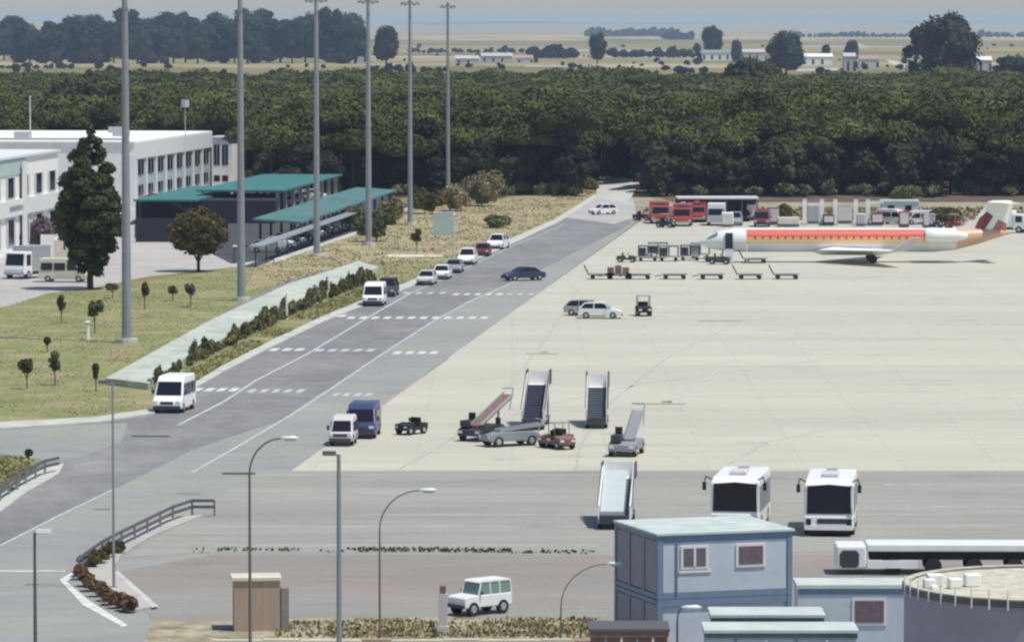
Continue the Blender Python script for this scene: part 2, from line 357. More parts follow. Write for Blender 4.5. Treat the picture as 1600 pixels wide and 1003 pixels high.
# far pale ramp at the road's end
c0, c1, c2, c3 = P(930,309), P(980,318), P(992,296), P(936,286)
mb = MB(); mb.add([(c0[0],c0[1],0),(c1[0],c1[1],0),(c2[0]+1,c2[1],1.4),(c3[0],c3[1],1.4),(c2[0]+1,c2[1]+8,0),(c3[0],c3[1]+8,0)], [(0,1,2,3),(3,2,4,5),(0,3,5),(1,4,2)])
tag(mb.build('ramp', M['kerb']), kind='structure')
for a, b in (((930,308),(937,285)), ((937,284),(990,280)), ((992,297),(985,281))):
    p, q = P(*a), P(*b)

# far hills
def ridge(name, y0, x0, x1, hts, m, depth=1500):
    n = len(hts); mb = MB(); vs = []
    for i, h in enumerate(hts):
        x = x0 + (x1-x0)*i/(n-1)
        vs += [(x, y0, -1), (x, y0 + depth*.5, h*.75), (x, y0+depth, h), (x, y0+depth*2, -1)]
    fs = []
    for i in range(n-1):
        for k in range(3): fs.append((i*4+k, (i+1)*4+k, (i+1)*4+k+1, i*4+k+1))
    return tag(mb.add(vs, fs).build(name, m, smooth=True), kind='structure')
rng = random.Random(4)
def wob(n, a, b): 
    k1, k2 = rng.random()*6, rng.random()*6
    return [a + (b-a)*(.5+.3*math.sin(i*.5+k1)+.2*math.sin(i*1.3+k2)) for i in range(n)]
M['hill_tan'] = mat('hill_fields', (.42,.33,.19), .95, var=.2, scale=.0012, col2=(.28,.28,.18), stretch=(1,.3,1))
M['hill_green'] = mat('hill_woods', (.16,.19,.15), .95, var=.3, scale=.002)
ridge('hills', 14000, -3200, 3400, wob(40, 22, 38), M['hill_tan'])
ridge('hills', 7600, -1700, -480, [0,12,20,27,33,38,40,36,33,30,24,14,0], M['hill_tan'], 600)
ridge('hills', 20000, -5000, 5000, wob(50, 30, 42), M['hill_green'], 2500)

# ------------------------------------------------------------------ foliage
def leafmesh(name, clumps, leaf, nleaf, m, seed=0, flat=.35, squash=.8):
    """clumps: (cx,cy,cz,rx,rz); many small tilted leaf faces near each clump's surface"""
    g = np.random.default_rng(seed); C = np.array(clumps, float)
    wt = C[:,3]**2; k = g.choice(len(C), nleaf, p=wt/wt.sum()); c = C[k]
    d = g.normal(size=(nleaf,3)); d /= np.linalg.norm(d, axis=1)[:,None]
    d[:,2] = np.where(d[:,2] < -.35, -d[:,2], d[:,2])
    rad = g.uniform(.70, 1.16, nleaf)[:,None]
    pos = c[:,:3] + d * rad * np.stack([c[:,3], c[:,3], c[:,4]], 1)
    nrm = d + g.normal(size=(nleaf,3))*.55; nrm /= np.linalg.norm(nrm, axis=1)[:,None]
    a = np.cross(nrm, g.normal(size=(nleaf,3))); a /= np.linalg.norm(a, axis=1)[:,None]; b = np.cross(nrm, a)
    s = (leaf*g.uniform(.6, 1.4, nleaf))[:,None]
    v = np.stack([pos-a*s-b*s*.5, pos+a*s*.4-b*s*.8, pos+a*s+b*s*.3, pos-a*s*.2+b*s], 1).reshape(-1,3)
    return v
def core(mb, clumps, k=.8, seg=7, rg=4):
    for cx, cy, cz, rx, rz in clumps:
        rings = []
        for j in range(1, rg):
            t = math.pi*j/rg
            rings.append([(cx+k*rx*math.sin(t)*math.cos(2*math.pi*i/seg), cy+k*rx*math.sin(t)*math.sin(2*math.pi*i/seg), cz-k*rz*math.cos(t)) for i in range(seg)])
        mb.loft(rings)
def foliage_arrays(clumps, leaf, nleaf, seed=0, k=.82):
    v = leafmesh('', clumps, leaf, nleaf, None, seed)
    mb = MB(); core(mb, clumps, k)
    return v, mb
def np_mesh(name, v, mb, m):
    n = len(v)//4; me = bpy.data.meshes.new(name)
    cv = np.array(mb.v, float).reshape(-1,3)
    V = np.concatenate([v, cv]); faces = [np.arange(4*n)]
    tot = [4]*n; off = 4*n; loops = [np.arange(4*n)]
    cl = []; ct = []
    for f in mb.f: cl += [i+off for i in f]; ct.append(len(f))
    L = np.concatenate([np.arange(4*n), np.array(cl, int)]); T = np.concatenate([np.full(n, 4), np.array(ct, int)]).astype(int)
    me.vertices.add(len(V)); me.vertices.foreach_set('co', V.ravel())
    me.loops.add(len(L)); me.loops.foreach_set('vertex_index', L.astype(np.int32))
    me.polygons.add(len(T)); me.polygons.foreach_set('loop_start', np.concatenate([[0], np.cumsum(T)[:-1]]).astype(np.int32))
    me.update(calc_edges=True); me.materials.append(m)
    return me
def obj_of(name, me, parent=None):
    o = bpy.data.objects.new(name, me); COL.objects.link(o); o.parent = parent; return o

def crown_clumps(kind, r, h0, h1, seed):
    g = random.Random(seed); out = []
    if kind == 'umbrella':
        out.append((0, 0, h0+(h1-h0)*.50, r*.70, (h1-h0)*.47))
        for i in range(9):
            a = i*.7+g.uniform(-.3, .3); q = r*g.uniform(.48, .70)
            out.append((q*math.cos(a), q*math.sin(a), h0+(h1-h0)*g.uniform(.30,.52), r*g.uniform(.28,.38), (h1-h0)*g.uniform(.26,.36)))
    elif kind == 'round':
        for i in range(16):
            a = g.uniform(0, 2*math.pi); t = g.uniform(-.8, .9); q = r*.62*math.sqrt(1-t*t)*g.uniform(.5, 1.05)
            out.append((q*math.cos(a), q*math.sin(a), (h0+h1)/2+t*(h1-h0)*.34, r*g.uniform(.30,.46), (h1-h0)*g.uniform(.14,.22)))
    elif kind == 'cone':
        for i in range(34):
            t = (i+.5)/34; q = r*(1-t)**.75*min(1, .55+t*2.5)
            for j in range(1):
                a = g.uniform(0, 2*math.pi)
                out.append((q*.55*math.cos(a), q*.55*math.sin(a), h0+(h1-h0)*t, max(.5, q*.55*g.uniform(.8,1.2)), (h1-h0)*.06*g.uniform(.8,1.5)))
    elif kind == 'poplar':
        for i in range(46):
            t = (i+.5)/46; q = r*float(np.interp(t, [0,.12,.35,.55,.75,.9,1], [.35,.7,1,.95,.7,.45,.2])); a = i*2.4+g.uniform(-.5,.5)
            rr_ = max(.45, q*.42*g.uniform(.8,1.3)); out.append(((q-rr_*.6)*math.cos(a), (q-rr_*.6)*math.sin(a), h0+(h1-h0)*t, rr_, (h1-h0)*.055*g.uniform(.8,1.5)))
        out += [(0,0,h0+(h1-h0)*t,r*.5,(h1-h0)*.14) for t in (.15,.35,.55)]
    elif kind == 'ball':
        for i in range(30):
            a = i*2.4; t = -1+2*(i+.5)/30; q = r*.72*math.sqrt(1-t*t)
            out.append((q*math.cos(a), q*math.sin(a), (h0+h1)/2+t*(h1-h0)*.36, r*g.uniform(.26,.36), (h1-h0)*g.uniform(.13,.19)))
        out.append((0,0,(h0+h1)/2,r*.7,(h1-h0)*.36))
    elif kind == 'tall':
        for i in range(22):
            t = g.uniform(0, 1); a = g.uniform(0, 2*math.pi); q = r*.55*math.sin(math.pi*(.15+.8*t))*g.uniform(.3, 1.1)
            out.append((q*math.cos(a), q*math.sin(a), h0+(h1-h0)*(.08+.84*t), r*g.uniform(.28,.45), (h1-h0)*g.uniform(.08,.14)))
    elif kind == 'bush':
        for i in range(9):
            a = g.uniform(0, 2*math.pi); q = r*g.uniform(0, .65)
            out.append((q*math.cos(a), q*math.sin(a), h0+(h1-h0)*g.uniform(.25,.62), r*g.uniform(.32,.5), (h1-h0)*g.uniform(.28,.4)))
    return out
def trunk_mb(hgt, r0, crown_r, h0, seed, lean=0):
    g = random.Random(seed); mb = MB()
    top = Vector((lean, g.uniform(-.2,.2), hgt))
    mid = Vector((lean*.3, 0, hgt*.55)); mb.tube((0,0,-.2), mid, r0, r0*.75, 7); mb.tube(mid, top, r0*.75, r0*.35, 7)
    for i in range(5):
        a = i*2.4+g.uniform(-.4,.4); z = h0*g.uniform(.72,.98)
        e = Vector((crown_r*.6*math.cos(a), crown_r*.6*math.sin(a), z+(hgt-z)*.8+crown_r*.25))
        mb.tube((top.x*z/hgt, 0, z*.92), e, r0*.42, r0*.12, 5)
    return mb
def tree(name, label, cat, loc, kind, r, h0, h1, leaf, nleaf, m, seed, rtr=.25, group=None):
    t = thing(name, label, cat, loc, 0, group)
    cl = crown_clumps(kind, r, h0, h1, seed); v, mb = foliage_arrays(cl, leaf, nleaf, seed, .70)
    if kind != 'bush' or h0 > .3:
        trunk_mb(h0+(h1-h0)*.5, rtr, r, max(h0, .5), seed).build('trunk', M['bark'], t)
        obj_of('crown', np_mesh('crown', v, mb, m), t)
    else:
        obj_of('foliage', np_mesh('foliage', v, mb, m), t)
        trunk_mb(max(.5,(h0+h1)*.4), rtr, r*.5, .4, seed).build('stem', M['bark'], t)
    return t

# ---- pine forest: 300 nearest individually, the rest as one mass
rng = random.Random(11)
FY0, FY1 = 712, 1475
pts = []
y = FY0; row = 0
while y < FY1:
    half = y*800/F*1.22 + 12; x = -half + rng.uniform(0, 5)
    step = 7.8 + (y-FY0)*.0016
    while x < half:
        pts.append((x + rng.uniform(-2.2, 2.2), y + rng.uniform(-2.4, 2.4)))
        x += step
    y += step*.93; row += 1
def clear_of(x, y):
    px = 800 + F*x/y
    if y < 742 and 915 < px < 1010: return False         # gap at the road's end
    if y < 760 and px < 400: return False                  # behind the white buildings
    if y < 728 and px > 1010 and rng.random() < .15: return False
    return True
pts = [p for p in pts if clear_of(*p)]
pts.sort(key=lambda p: p[1])
protos = []
for i in range(5):
    h1 = 11.2 + i*.55; r = 5.2 + .35*i; cl = crown_clumps('umbrella', r, h1-4.6, h1, 50+i)
    v, mb = foliage_arrays(cl, .24, 3800, 50+i, .86)
    cm = np_mesh('crown', v, mb, M['pine'])
    tm = trunk_mb(h1-2.2, .24, r, h1-5, 70+i, lean=rng.uniform(-.8,.8)); to = tm.build('trunk', M['bark']); 
    protos.append((cm, to.data, r)); bpy.data.objects.remove(to)
LBL = 'dark green umbrella pine in the dense pine wood beyond the apron and road'
inview = [p for p in pts if abs(p[0]) < p[1]*800/F*1.08]
near = set(inview[:300])
for (x, y) in near:
    cm, tm, r = protos[rng.randrange(5)]
    t = thing('pine_tree', LBL, 'tree', (x, y, 0), rng.uniform(0, 6.28), 'pines of the wood')
    s = rng.uniform(.84, 1.18); t.scale = (s, s, s*rng.uniform(.84, 1.08))
    obj_of('trunk', tm, t); obj_of('crown', cm, t)
rest = [p for p in pts if p not in near]
g = np.random.default_rng(5); variants = []
for i in range(8):
    h1 = 11.0+i*.16; r = 5.8+.2*i; cl = crown_clumps('umbrella', r, h1-4.0, h1, 90+i)
    v = leafmesh('', cl, .36, 620, None, 90+i); mb = MB(); core(mb, cl, .93, 10, 6); mb.tube((0,0,0), (0,0,h1-3), .25, .15, 5, cap=False)
    variants.append((v, np.array(mb.v), mb.f))
VL, CV, CF = [], [], []; off = 0
for (x, y) in rest:
    v, cv, cf = variants[rng.randrange(8)]; a = rng.uniform(0, 6.28); s = rng.uniform(.82, 1.16); c_, s_ = math.cos(a)*s, math.sin(a)*s
    hz_ = .93 + .13*nz2.noise(Vector((x*.02, y*.006, 3))) + rng.uniform(-.06, .06) + (.18 if rng.random() < .02 else 0)
    Rm = np.array([[c_, s_, 0], [-s_, c_, 0], [0, 0, hz_]])
    VL.append(v @ Rm + (x, y, 0)); CV.append(cv @ Rm + (x, y, 0)); CF += [tuple(q+off for q in f) for f in cf]; off += len(cv)
mb = MB(); mb.v = np.concatenate(CV); mb.f = CF
fo = obj_of('pine_wood', np_mesh('pine_wood', np.concatenate(VL), mb, M['pinemass']))
tag(fo, 'dense mass of pine crowns filling the middle distance behind the front pines', 'wood', kind='stuff')

for k, (px, Y, sc) in enumerate(((118,1010,1.25),(150,940,1.3),(172,980,1.15),(140,1120,1.2),(1165,1420,1.35),(1195,1440,1.2),(960,800,1.2),(1240,790,1.2),(1300,800,1.1),(1460,780,1.25),(760,790,1.2),(820,810,1.25))):
    v, mb = foliage_arrays(crown_clumps('ball', 5.5, 3, 12, 260+k), .32, 2600, 260+k, .85)
    t = thing('oak_tree', 'dark round tree standing up among the pine crowns, number of it from the left: ' + str(k), 'tree', ((px-800)/F*Y, Y, 0)); t.scale = (sc, sc, sc)
    t['label'] = 'dark rounded tree in the wood ' + ('above the left white building, leftmost of four','above the left white building, nearest of four','above the left white building, rightmost of four','above the left white building, farthest of four','at its far edge, left of a pair','at its far edge, right of a pair','above the road-end ramp','above the white pillars, left one','above the white pillars, right one','above the aircraft engines','above the rightmost mast foot','between the rightmost mast and the ramp')[k]
    obj_of('crown', np_mesh('crown', v, mb, M['darkleaf']), t); trunk_mb(6, .3, 4, 4, k).build('trunk', M['bark'], t)

# ---- undergrowth along the wood's front
bushv = []
for i in range(3):
    cl = crown_clumps('bush', 1.6+.3*i, 0, 2.0+.4*i, 200+i); v, mb = foliage_arrays(cl, .22, 900, 200+i)
    bushv.append((v, np.array(mb.v), mb.f))
def scatter_stuff(name, label, cat, m, spots, scale=(.7,1.3)):
    VL, CV, CF = [], [], []; off = 0
    for (x, y) in spots:
        v, cv, cf = bushv[rng.randrange(3)]; a = rng.uniform(0, 6.28); s = rng.uniform(*scale); c_, s_ = math.cos(a)*s, math.sin(a)*s
        Rm = np.array([[c_, s_, 0], [-s_, c_, 0], [0, 0, s]])
        VL.append(v @ Rm + (x, y, 0)); CV.append(cv @ Rm + (x, y, 0)); CF += [tuple(q+off for q in f) for f in cf]; off += len(cv)
    mb = MB(); mb.v = np.concatenate(CV); mb.f = CF
    return tag(obj_of(name, np_mesh(name, np.concatenate(VL), mb, m)), label, cat, kind='stuff')
usp = []
for i in range(130):
    px = rng.uniform(-150, 1750); y = rng.uniform(700, 716)
    if 900 < px < 1010 or px < 380: continue
    usp.append(((px-800)/F*y, y))
dk = [foliage_arrays(crown_clumps('round', 3.0+.4*i, 1.0, 6.2+.7*i, 230+i), .26, 2000, 230+i, .8) for i in range(4)]
M['understorey'] = mat('dark_understorey_foliage', (.040,.038,.022), .9, var=.35, scale=.3, col2=(.055,.055,.030), rnd=.35, spec=.1)
dkm = [(np_mesh('crown', v, mb, M['understorey']), trunk_mb(4, .2, 3, 2, 240+i).build('trunk', M['bark'])) for i, (v, mb) in enumerate(dk)]
UL = 'low dark broad-crowned tree in front of the pine trunks along the edge of the wood'
for i in range(86):
    y = rng.uniform(703, 726); px = -60 + 1720*(i+rng.random())/86
    if px < 420: y += 52
    if 905 < px < 1012 or 322 < px < 378: continue
    cm, tr = dkm[rng.randrange(4)]
    t = thing('understorey_tree', UL, 'tree', ((px-800)/F*y, y, 0), rng.uniform(0, 6), 'low trees along the wood edge'); q = rng.uniform(.75, 1.35)*(1.15 if px > 640 else .95); t.scale = (q, q, q*rng.uniform(.85, 1.15))
    obj_of('crown', cm, t); obj_of('trunk', tr.data, t)
for _, tr in dkm: bpy.data.objects.remove(tr)
scatter_stuff('undergrowth', 'dark low scrub along the front foot of the pine wood', 'scrub', M['shrubleaf'], usp, (.5,1.15))

# ---- far trees
def at(px, Y, z=0): return ((px-800)/F*Y, Y, z)
far = []
g5 = random.Random(8)
eproto = []
for i in range(5):
    h = 27+2.4*i; r = 7.5+i*.8; cl = crown_clumps('tall', r, -1, h, 300+i)+[(0,0,5,r*.8,5)]; v, mb = foliage_arrays(cl, .75, 2400, 300+i, .8)
    t = obj_of('crown', np_mesh('crown', v, mb, M['eucleaf'])); t2 = trunk_mb(h*.6, .6, r, 8, 300+i).build('trunk', M['bark'])
    eproto.append((t.data, t2.data, h)); bpy.data.objects.remove(t); bpy.data.objects.remove(t2)
for i in range(3):
    h = 30; r = 9.0+i*.8; r0 = 7.5+.8*(5+i); cl = [c for q in range(3) for c in crown_clumps('round', r0, 0, h, 320+3*i+q)]; v, mb = foliage_arrays(cl, .6, 6000, 320+i, .8)
    t = obj_of('crown', np_mesh('crown', v, mb, M['eucleaf'])); t2 = trunk_mb(h*.6, .8, r0, 8, 320+i).build('trunk', M['bark'])
    eproto.append((t.data, t2.data, h)); bpy.data.objects.remove(t); bpy.data.objects.remove(t2)
def fartree(px, Y, topy, widthpx, label, group=None, k=None):
    cm, tm, h = eproto[g5.choice((0,1,2,3,4,5,6,7,5,6)) if k is None else k]
    hgt = H - (topy-HOR)*Y/F; s = hgt/h; cw = widthpx*Y/F
    t = thing('eucalyptus_tree', label, 'tree', at(px, Y), g5.uniform(0, 6.28), group)
    w_ = cw/(2*(7.5+.8*(eproto.index((cm,tm,h))))); t.scale = (w_, w_, s)
    obj_of('trunk', tm, t); obj_of('crown', cm, t)
EL = 'tall dark blue-green tree in the far grove left of the masts behind the pine wood'
x = -60
while x < 560:
    top = 34 if x < 110 else (22 if x < 170 else 18)
    if x > 505: top = 14
    if 20 < x < 40 or 75 < x < 85: top = 28
    fartree(x, g5.uniform(3350, 3700), top + g5.uniform(-5, 14), g5.uniform(36, 66), EL, 'trees of the far grove')
    if x > 20: fartree(x+9, g5.uniform(3050, 3200), top+20+g5.uniform(-12, 14), g5.uniform(44, 62), EL, 'trees of the far grove')
    x += g5.uniform(15, 21)
fartree(604, 2900, 40, 46, 'round dark far tree standing alone right of the far grove', k=5)
fartree(933, 3000, 50, 32, 'small dark far tree in the tan fields above the road end', k=6)
fartree(1112, 3600, 38, 40, 'hazy blue far tree in the tan fields above the aircraft nose', k=7)
fartree(1228, 2300, 48, 62, 'broad dark far tree left of the pale quarry buildings', k=5)
fartree(1205, 2350, 56, 34, 'narrower dark tree touching the left side of the broad far tree', k=4)
fartree(1478, 1750, 18, 112, 'very large dark rounded tree on the skyline at upper right', k=6)
fartree(1430, 1800, 44, 50, 'smaller dark tree leaning at the left foot of the large skyline tree', k=2)
fartree(1585, 1900, 84, 80, 'low wide blue-green tree at the right edge behind the wood', k=7)
fartree(1185, 1650, 92, 80, 'low dark tree rising just over the pine wood above the aircraft nose', k=7)
for px, ty, wd, lb in ((1290,70,24,'small hazy tree behind the pale far quarry shed'),(1330,62,26,'small hazy tree beside the tall narrow white far house'),(1090,66,20,'small hazy tree at the left foot of the hazy blue field tree'),(1150,60,20,'small hazy tree over the grey-roofed far farm building')):
    fartree(px, 3000, ty, wd, lb)
# distant tree belts
def belt(x0, x1, Y, h, n, label, dens=1):
    spots = []; VL = []; CV = []; CF = []; off = 0
    for i in range(n):
        px = x0 + (x1-x0)*(i+g5.random())/n; v, cv, cf = bushv[g5.randrange(3)]; s = h/2.2*g5.uniform(.6, 1.2)
        o = np.array(at(px, Y+g5.uniform(-20, 20)))
        VL.append(v*s + o); CV.append(cv*s + o); CF += [tuple(q+off for q in f) for f in cf]; off += len(cv)
    mb = MB(); mb.v = np.concatenate(CV); mb.f = CF
    tag(obj_of('tree_belt', np_mesh('tree_belt', np.concatenate(VL), mb, M['eucleaf'])), label, 'tree belt', kind='stuff')
belt(832, 900, 3500, 9, 16, 'low row of far trees just left of the small lone field tree')
belt(955, 1085, 3600, 7, 22, 'dotted row of orchard trees right of the small lone field tree')
belt(915, 1050, 9500, 15, 60, 'pale blue belt of trees on the skyline above the road end')
belt(1040, 1080, 7500, 14, 8, 'thin tree row under the skyline near the hazy blue tree')
belt(1240, 1420, 9000, 10, 30, 'thin dark tree row along the skyline left of the large tree')
belt(1520, 1640, 9000, 12, 16, 'thin tree row on the skyline right of the large tree')
belt(640, 830, 4200, 5, 20, 'dark hedge behind the long white far sheds')
belt(-60, 120, 2700, 4, 16, 'low hedge in front of the far grove at upper left')
belt(560, 700, 2500, 4, 12, 'low scrub in the pale field right of the far grove')

sps = []
fv = []
for i in range(340):
    px = rng.uniform(-60, 1660); Y = 1/rng.uniform(1/5500, 1/2300)
    if nz2.noise(Vector((px*.012, Y*.0009, 7))) > -.05: sps.append(at(px, Y)[:2])
scatter_stuff('far_scrub', 'scattered dark scrub dotting the hazy far fields', 'scrub', M['eucleaf'], sps, (.7, 1.9))
for k, (a, b, y) in enumerate(((560,1180,88),(620,900,72),(900,1240,79),(0,130,92),(1240,1420,72),(340,700,101),(820,1160,103))):
    sheet('field_track', [(a, y), (b, y+1.2), (b, y+2.6), (a, y+1.8)], .03, M['gravelsoil' if k % 2 else 'paving'])
# far sheds and houses
def shed(px0, px1, Y, h, label, rm='farwall', wm='farwall', depth=14):
    x0, x1 = (px0-800)/F*Y, (px1-800)/F*Y; wd = x1-x0
    t = thing('far_shed', label, 'building', ((x0+x1)/2, Y, 0))
    MB().box(-wd/2, wd/2, 0, depth, 0, h).build('wall', M[wm], t)
    MB().add([(-wd/2-.4,-.4,h),(wd/2+.4,-.4,h),(wd/2+.4,depth/2,h+2),(-wd/2-.4,depth/2,h+2),(wd/2+.4,depth+.4,h),(-wd/2-.4,depth+.4,h)], [(0,1,2,3),(3,2,4,5),(0,3,5),(1,4,2)]).build('roof', M[rm], t)
    for i in range(max(2, int(wd/6))):
        a = -wd/2 + 1.5 + i*(wd-3)/max(1, int(wd/6)); MB().box(a, a+1.6, -.05, .1, 1, h*.7).build('window', M['darkgrey'], t)
shed(712, 748, 3000, 4, 'first white far shed beside the rightmost mast, seen over the wood')
shed(752, 800, 3100, 5, 'long white far shed right of the rightmost mast')
shed(806, 832, 3050, 4, 'reddish-roofed far house right of the long white shed', 'rooftile', 'pinkwhite')
shed(552, 572, 3100, 8, 'small white far house at the right end of the far grove', 'farwall', 'farwall')
shed(1095, 1150, 3300, 6, 'grey-roofed far farm building right of the field tree', 'silver', 'offwhite')
shed(1155, 1195, 3200, 7, 'pale far farm building left of the broad dark tree', 'farwall', 'pinkwhite')
shed(1250, 1300, 2900, 6, 'pale far quarry shed right of the broad dark tree', 'offwhite', 'offwhite')
shed(1318, 1336, 2500, 9, 'tall narrow white far tower house amid the pale works', 'farwall', 'farwall')
shed(1342, 1372, 2700, 6, 'low pinkish far house beside the tall narrow white house', 'rooftile', 'pinkwhite')
shed(1525, 1548, 2500, 7, 'small pale far house right of the large skyline tree', 'offwhite', 'farwall')
sheet('sand_track', [(1316,64),(1332,63),(1350,72),(1354,78),(1346,75),(1330,66)], .02, M['paving'])
sheet('sand_track', [(1384,94),(1398,95),(1420,104),(1412,106),(1392,100)], .03, M['kerb'])
sheet('sand_track', [(1240,108),(1330,106),(1335,110),(1245,112)], .02, M['paving'])

# ------------------------------------------------------------------ lighting masts and lamps
def mast(px, py, r, label, h=30.4, first=False):
    x, y = P(px, py); t = thing('lighting_mast', label, 'mast', (x, y, 0), 0, 'tall lighting masts along the apron')
    MB().tube((0,0,0), (0,0,h), r, r*.55, 14).build('pole', M['steel'], t, smooth=False)
    mb = MB().tube((0,0,0), (0,0,.35), r*2.2, r*2.2, 12); mb.build('base_plinth', M['kerb'], t)
    mb = MB(); n = 14
    for i in range(n):
        a, b = 2*math.pi*i/n, 2*math.pi*(i+1)/n
        mb.tube((.95*math.cos(a),.95*math.sin(a),h-.5), (.95*math.cos(b),.95*math.sin(b),h-.5), .05, n=5)
    for i in range(4): mb.tube((0,0,h-.5), (.95*math.cos(i*1.57),.95*math.sin(i*1.57),h-.5), .04, n=5)
    mb.build('head_ring', M['steeldark'], t)
    for i in range(6):
        a = i*math.pi/3; MB().cbox((1.1*math.cos(a),1.1*math.sin(a),h-.7), (.4,.35,.3), rz=a, ry=.5).build('floodlight', M['greyp'], t)
mast(198, 535, .44, 'nearest and thickest grey lighting mast, rising from the lawn by the tall dark tree')
mast(377, 470, .42, 'second grey lighting mast from the left, beside the round brown-green tree')
mast(495, 401, .40, 'third grey lighting mast from the left, in front of the teal parking canopies')
mast(576, 383, .40, 'fourth grey lighting mast, standing at the right end of the teal canopies')
mast(641, 352, .36, 'fifth grey lighting mast from the left, just left of the pale mint panel')
mast(700, 307, .36, 'farthest and rightmost grey lighting mast, at the edge of the pine wood')

def lamp_straight(px, topy, Y, label, m='steeldark', r=.07, side=-1, head='steeldark', hw=.6):
    z = H - (topy-HOR)*Y/F; x = (px-800)/F*Y
    t = thing('street_lamp', label, 'street lamp', (x, Y, 0))
    MB().tube((0,0,0), (0,0,z), r*1.25, r*.8, 9).build('pole', M[m], t)
    MB().box(-.18,.18,-.18,.18,0,.12).build('base_plate', M['steel'], t)
    MB().tube((0,0,z-.05), (side*.35,0,z+.03), .035).build('arm', M[m], t)
    h = MB().prism([(-.15,z-.02),(.15,z-.02),(.12,z+.13),(-.12,z+.13)], hw/2).build('lamp_head', M[head], t); h.location.x = side*.38
    l_ = MB().box(-hw/2+.05, hw/2-.05, -.12, .12, z-.055, z-.024).build('lens', M['lens'], h)
def lamp_curved(px, basez, Y, kx, topx, topy, label, m='lampbrown', cross=None, r=.06):
    x = (px-800)/F*Y; Z = lambda yy: H - (yy-HOR)*Y/F; X = lambda xx: (xx-px)/F*Y
    t = thing('street_lamp', label, 'street lamp', (x, Y, 0))
    z0 = Z(kx); z1 = Z(topy); x1 = X(topx)
    MB().tube((0,0,0), (0,0,z0), r*1.3, r*.9, 9).build('pole', M[m], t)
    pts = [(x1*(1-math.cos(a)), 0, z0+(z1-z0)*math.sin(a)) for a in [i*math.pi/2/9 for i in range(10)]]
    MB().path(pts, r*.7).build('arm', M[m], t)
    s = 1 if x1 > 0 else -1
    hd = MB().loft([[(x1+s*(q-.05), ww*math.cos(a), z1+.02+hh*math.sin(a)) for a in [k*math.pi/4 for k in range(8)]] for q, ww, hh in ((0,.05,.04),(.2,.13,.08),(.6,.16,.10),(.78,.05,.03))]).build('lamp_head', M['lens'], t, smooth=True)
    MB().box(min(x1+s*.15,x1+s*.65), max(x1+s*.15,x1+s*.65), -.09, .09, z1-.10, z1-.075).build('lens', M['white'], hd)
    if cross:
        MB().tube((X(cross[0]),0,Z(cross[2])), (X(cross[1]),0,Z(cross[2])), .045).build('crossbar', M['steeldark'], t)
lamp_straight(174, 599, P(173,920)[1], 'slim grey street lamp standing in the hedge island, short head to the left', 'steel', .06, -1)
lamp_straight(50, 834, 185, 'dark street lamp at the lower left corner with a pale head', 'steeldark', .07, 1, 'lens')
lamp_curved(388, 0, 187, 742, 438, 686, 'tall grey-brown lamp with curved arm and a thin crossbar beside the beige block', 'lampbrown', (345, 397, 741))
lamp_straight(528, 711, 180, 'thick grey-blue lamp post with small flat head left, at bottom centre-left', 'steel', .10, -1, 'steeldark', .55)
lamp_curved(592, 0, 190, 830, 655, 768, 'thin grey-brown lamp with curved arm ending in a white head over the grey strip', 'lampbrown', r=.045)
lamp_curved(877, 0, 192, 950, 950, 884, 'low grey-brown lamp with curved arm reaching the left wall of the blue-grey cabins', 'lampbrown', r=.035)
lamp_curved(1060, 0, 170, 975, 1068, 953, 'short lamp with a blue-white head in front of the stacked cabins', 'steeldark', r=.05)
# small posts
def post(px, by, ty, label, m='white', r=.06, cap=None):
    x, y = P(px, by); h = (by-ty)*y/F; t = thing('marker_post', label, 'post', (x, y, 0))
    MB().tube((0,0,0), (0,0,h), r, r*.8, 7).build('pole', M[m], t); MB().tube((0,0,h), (0,0,h+.12), r*1.6, r*.5, 7).build('cap', M['lens'], t)
    return t
post(448, 500, 457, 'thin white post rising out of the hedge by the pale path', 'white', .09)
post(709, 402, 335, 'pale post standing at the right side of the mint panel', 'pinkwhite', .09)
post(137, 530, 503, 'short white post beside a young tree on the lawn', 'white', .18)
post(1167, 420, 385, 'thin white post in front of the aircraft nose', 'white', .05)
post(496, 497, 474, 'thin dark post at the kerb beside the second crossing', 'steeldark', .05)
post(367, 410, 385, 'dark post with white round cap left of the second mast', 'steeldark', .22)
x, y = P(48, 240); post(48, 310, 152, 'thin pale antenna pole behind the white buildings at far left', 'pinkwhite', .10)
post(290, 318, 168, 'antenna pole topped with a white drum on the long white building', 'pinkwhite', .07)
x, y, = P(290, 318); hh = (318-168)*y/F
drum = MB().tube((0,0,hh), (0,0,hh+1.1), .6, .6, 12)
for o in list(COL.objects):
    if o.get('label','').startswith('antenna pole topped'): drum.build('drum', M['farwall'], o)

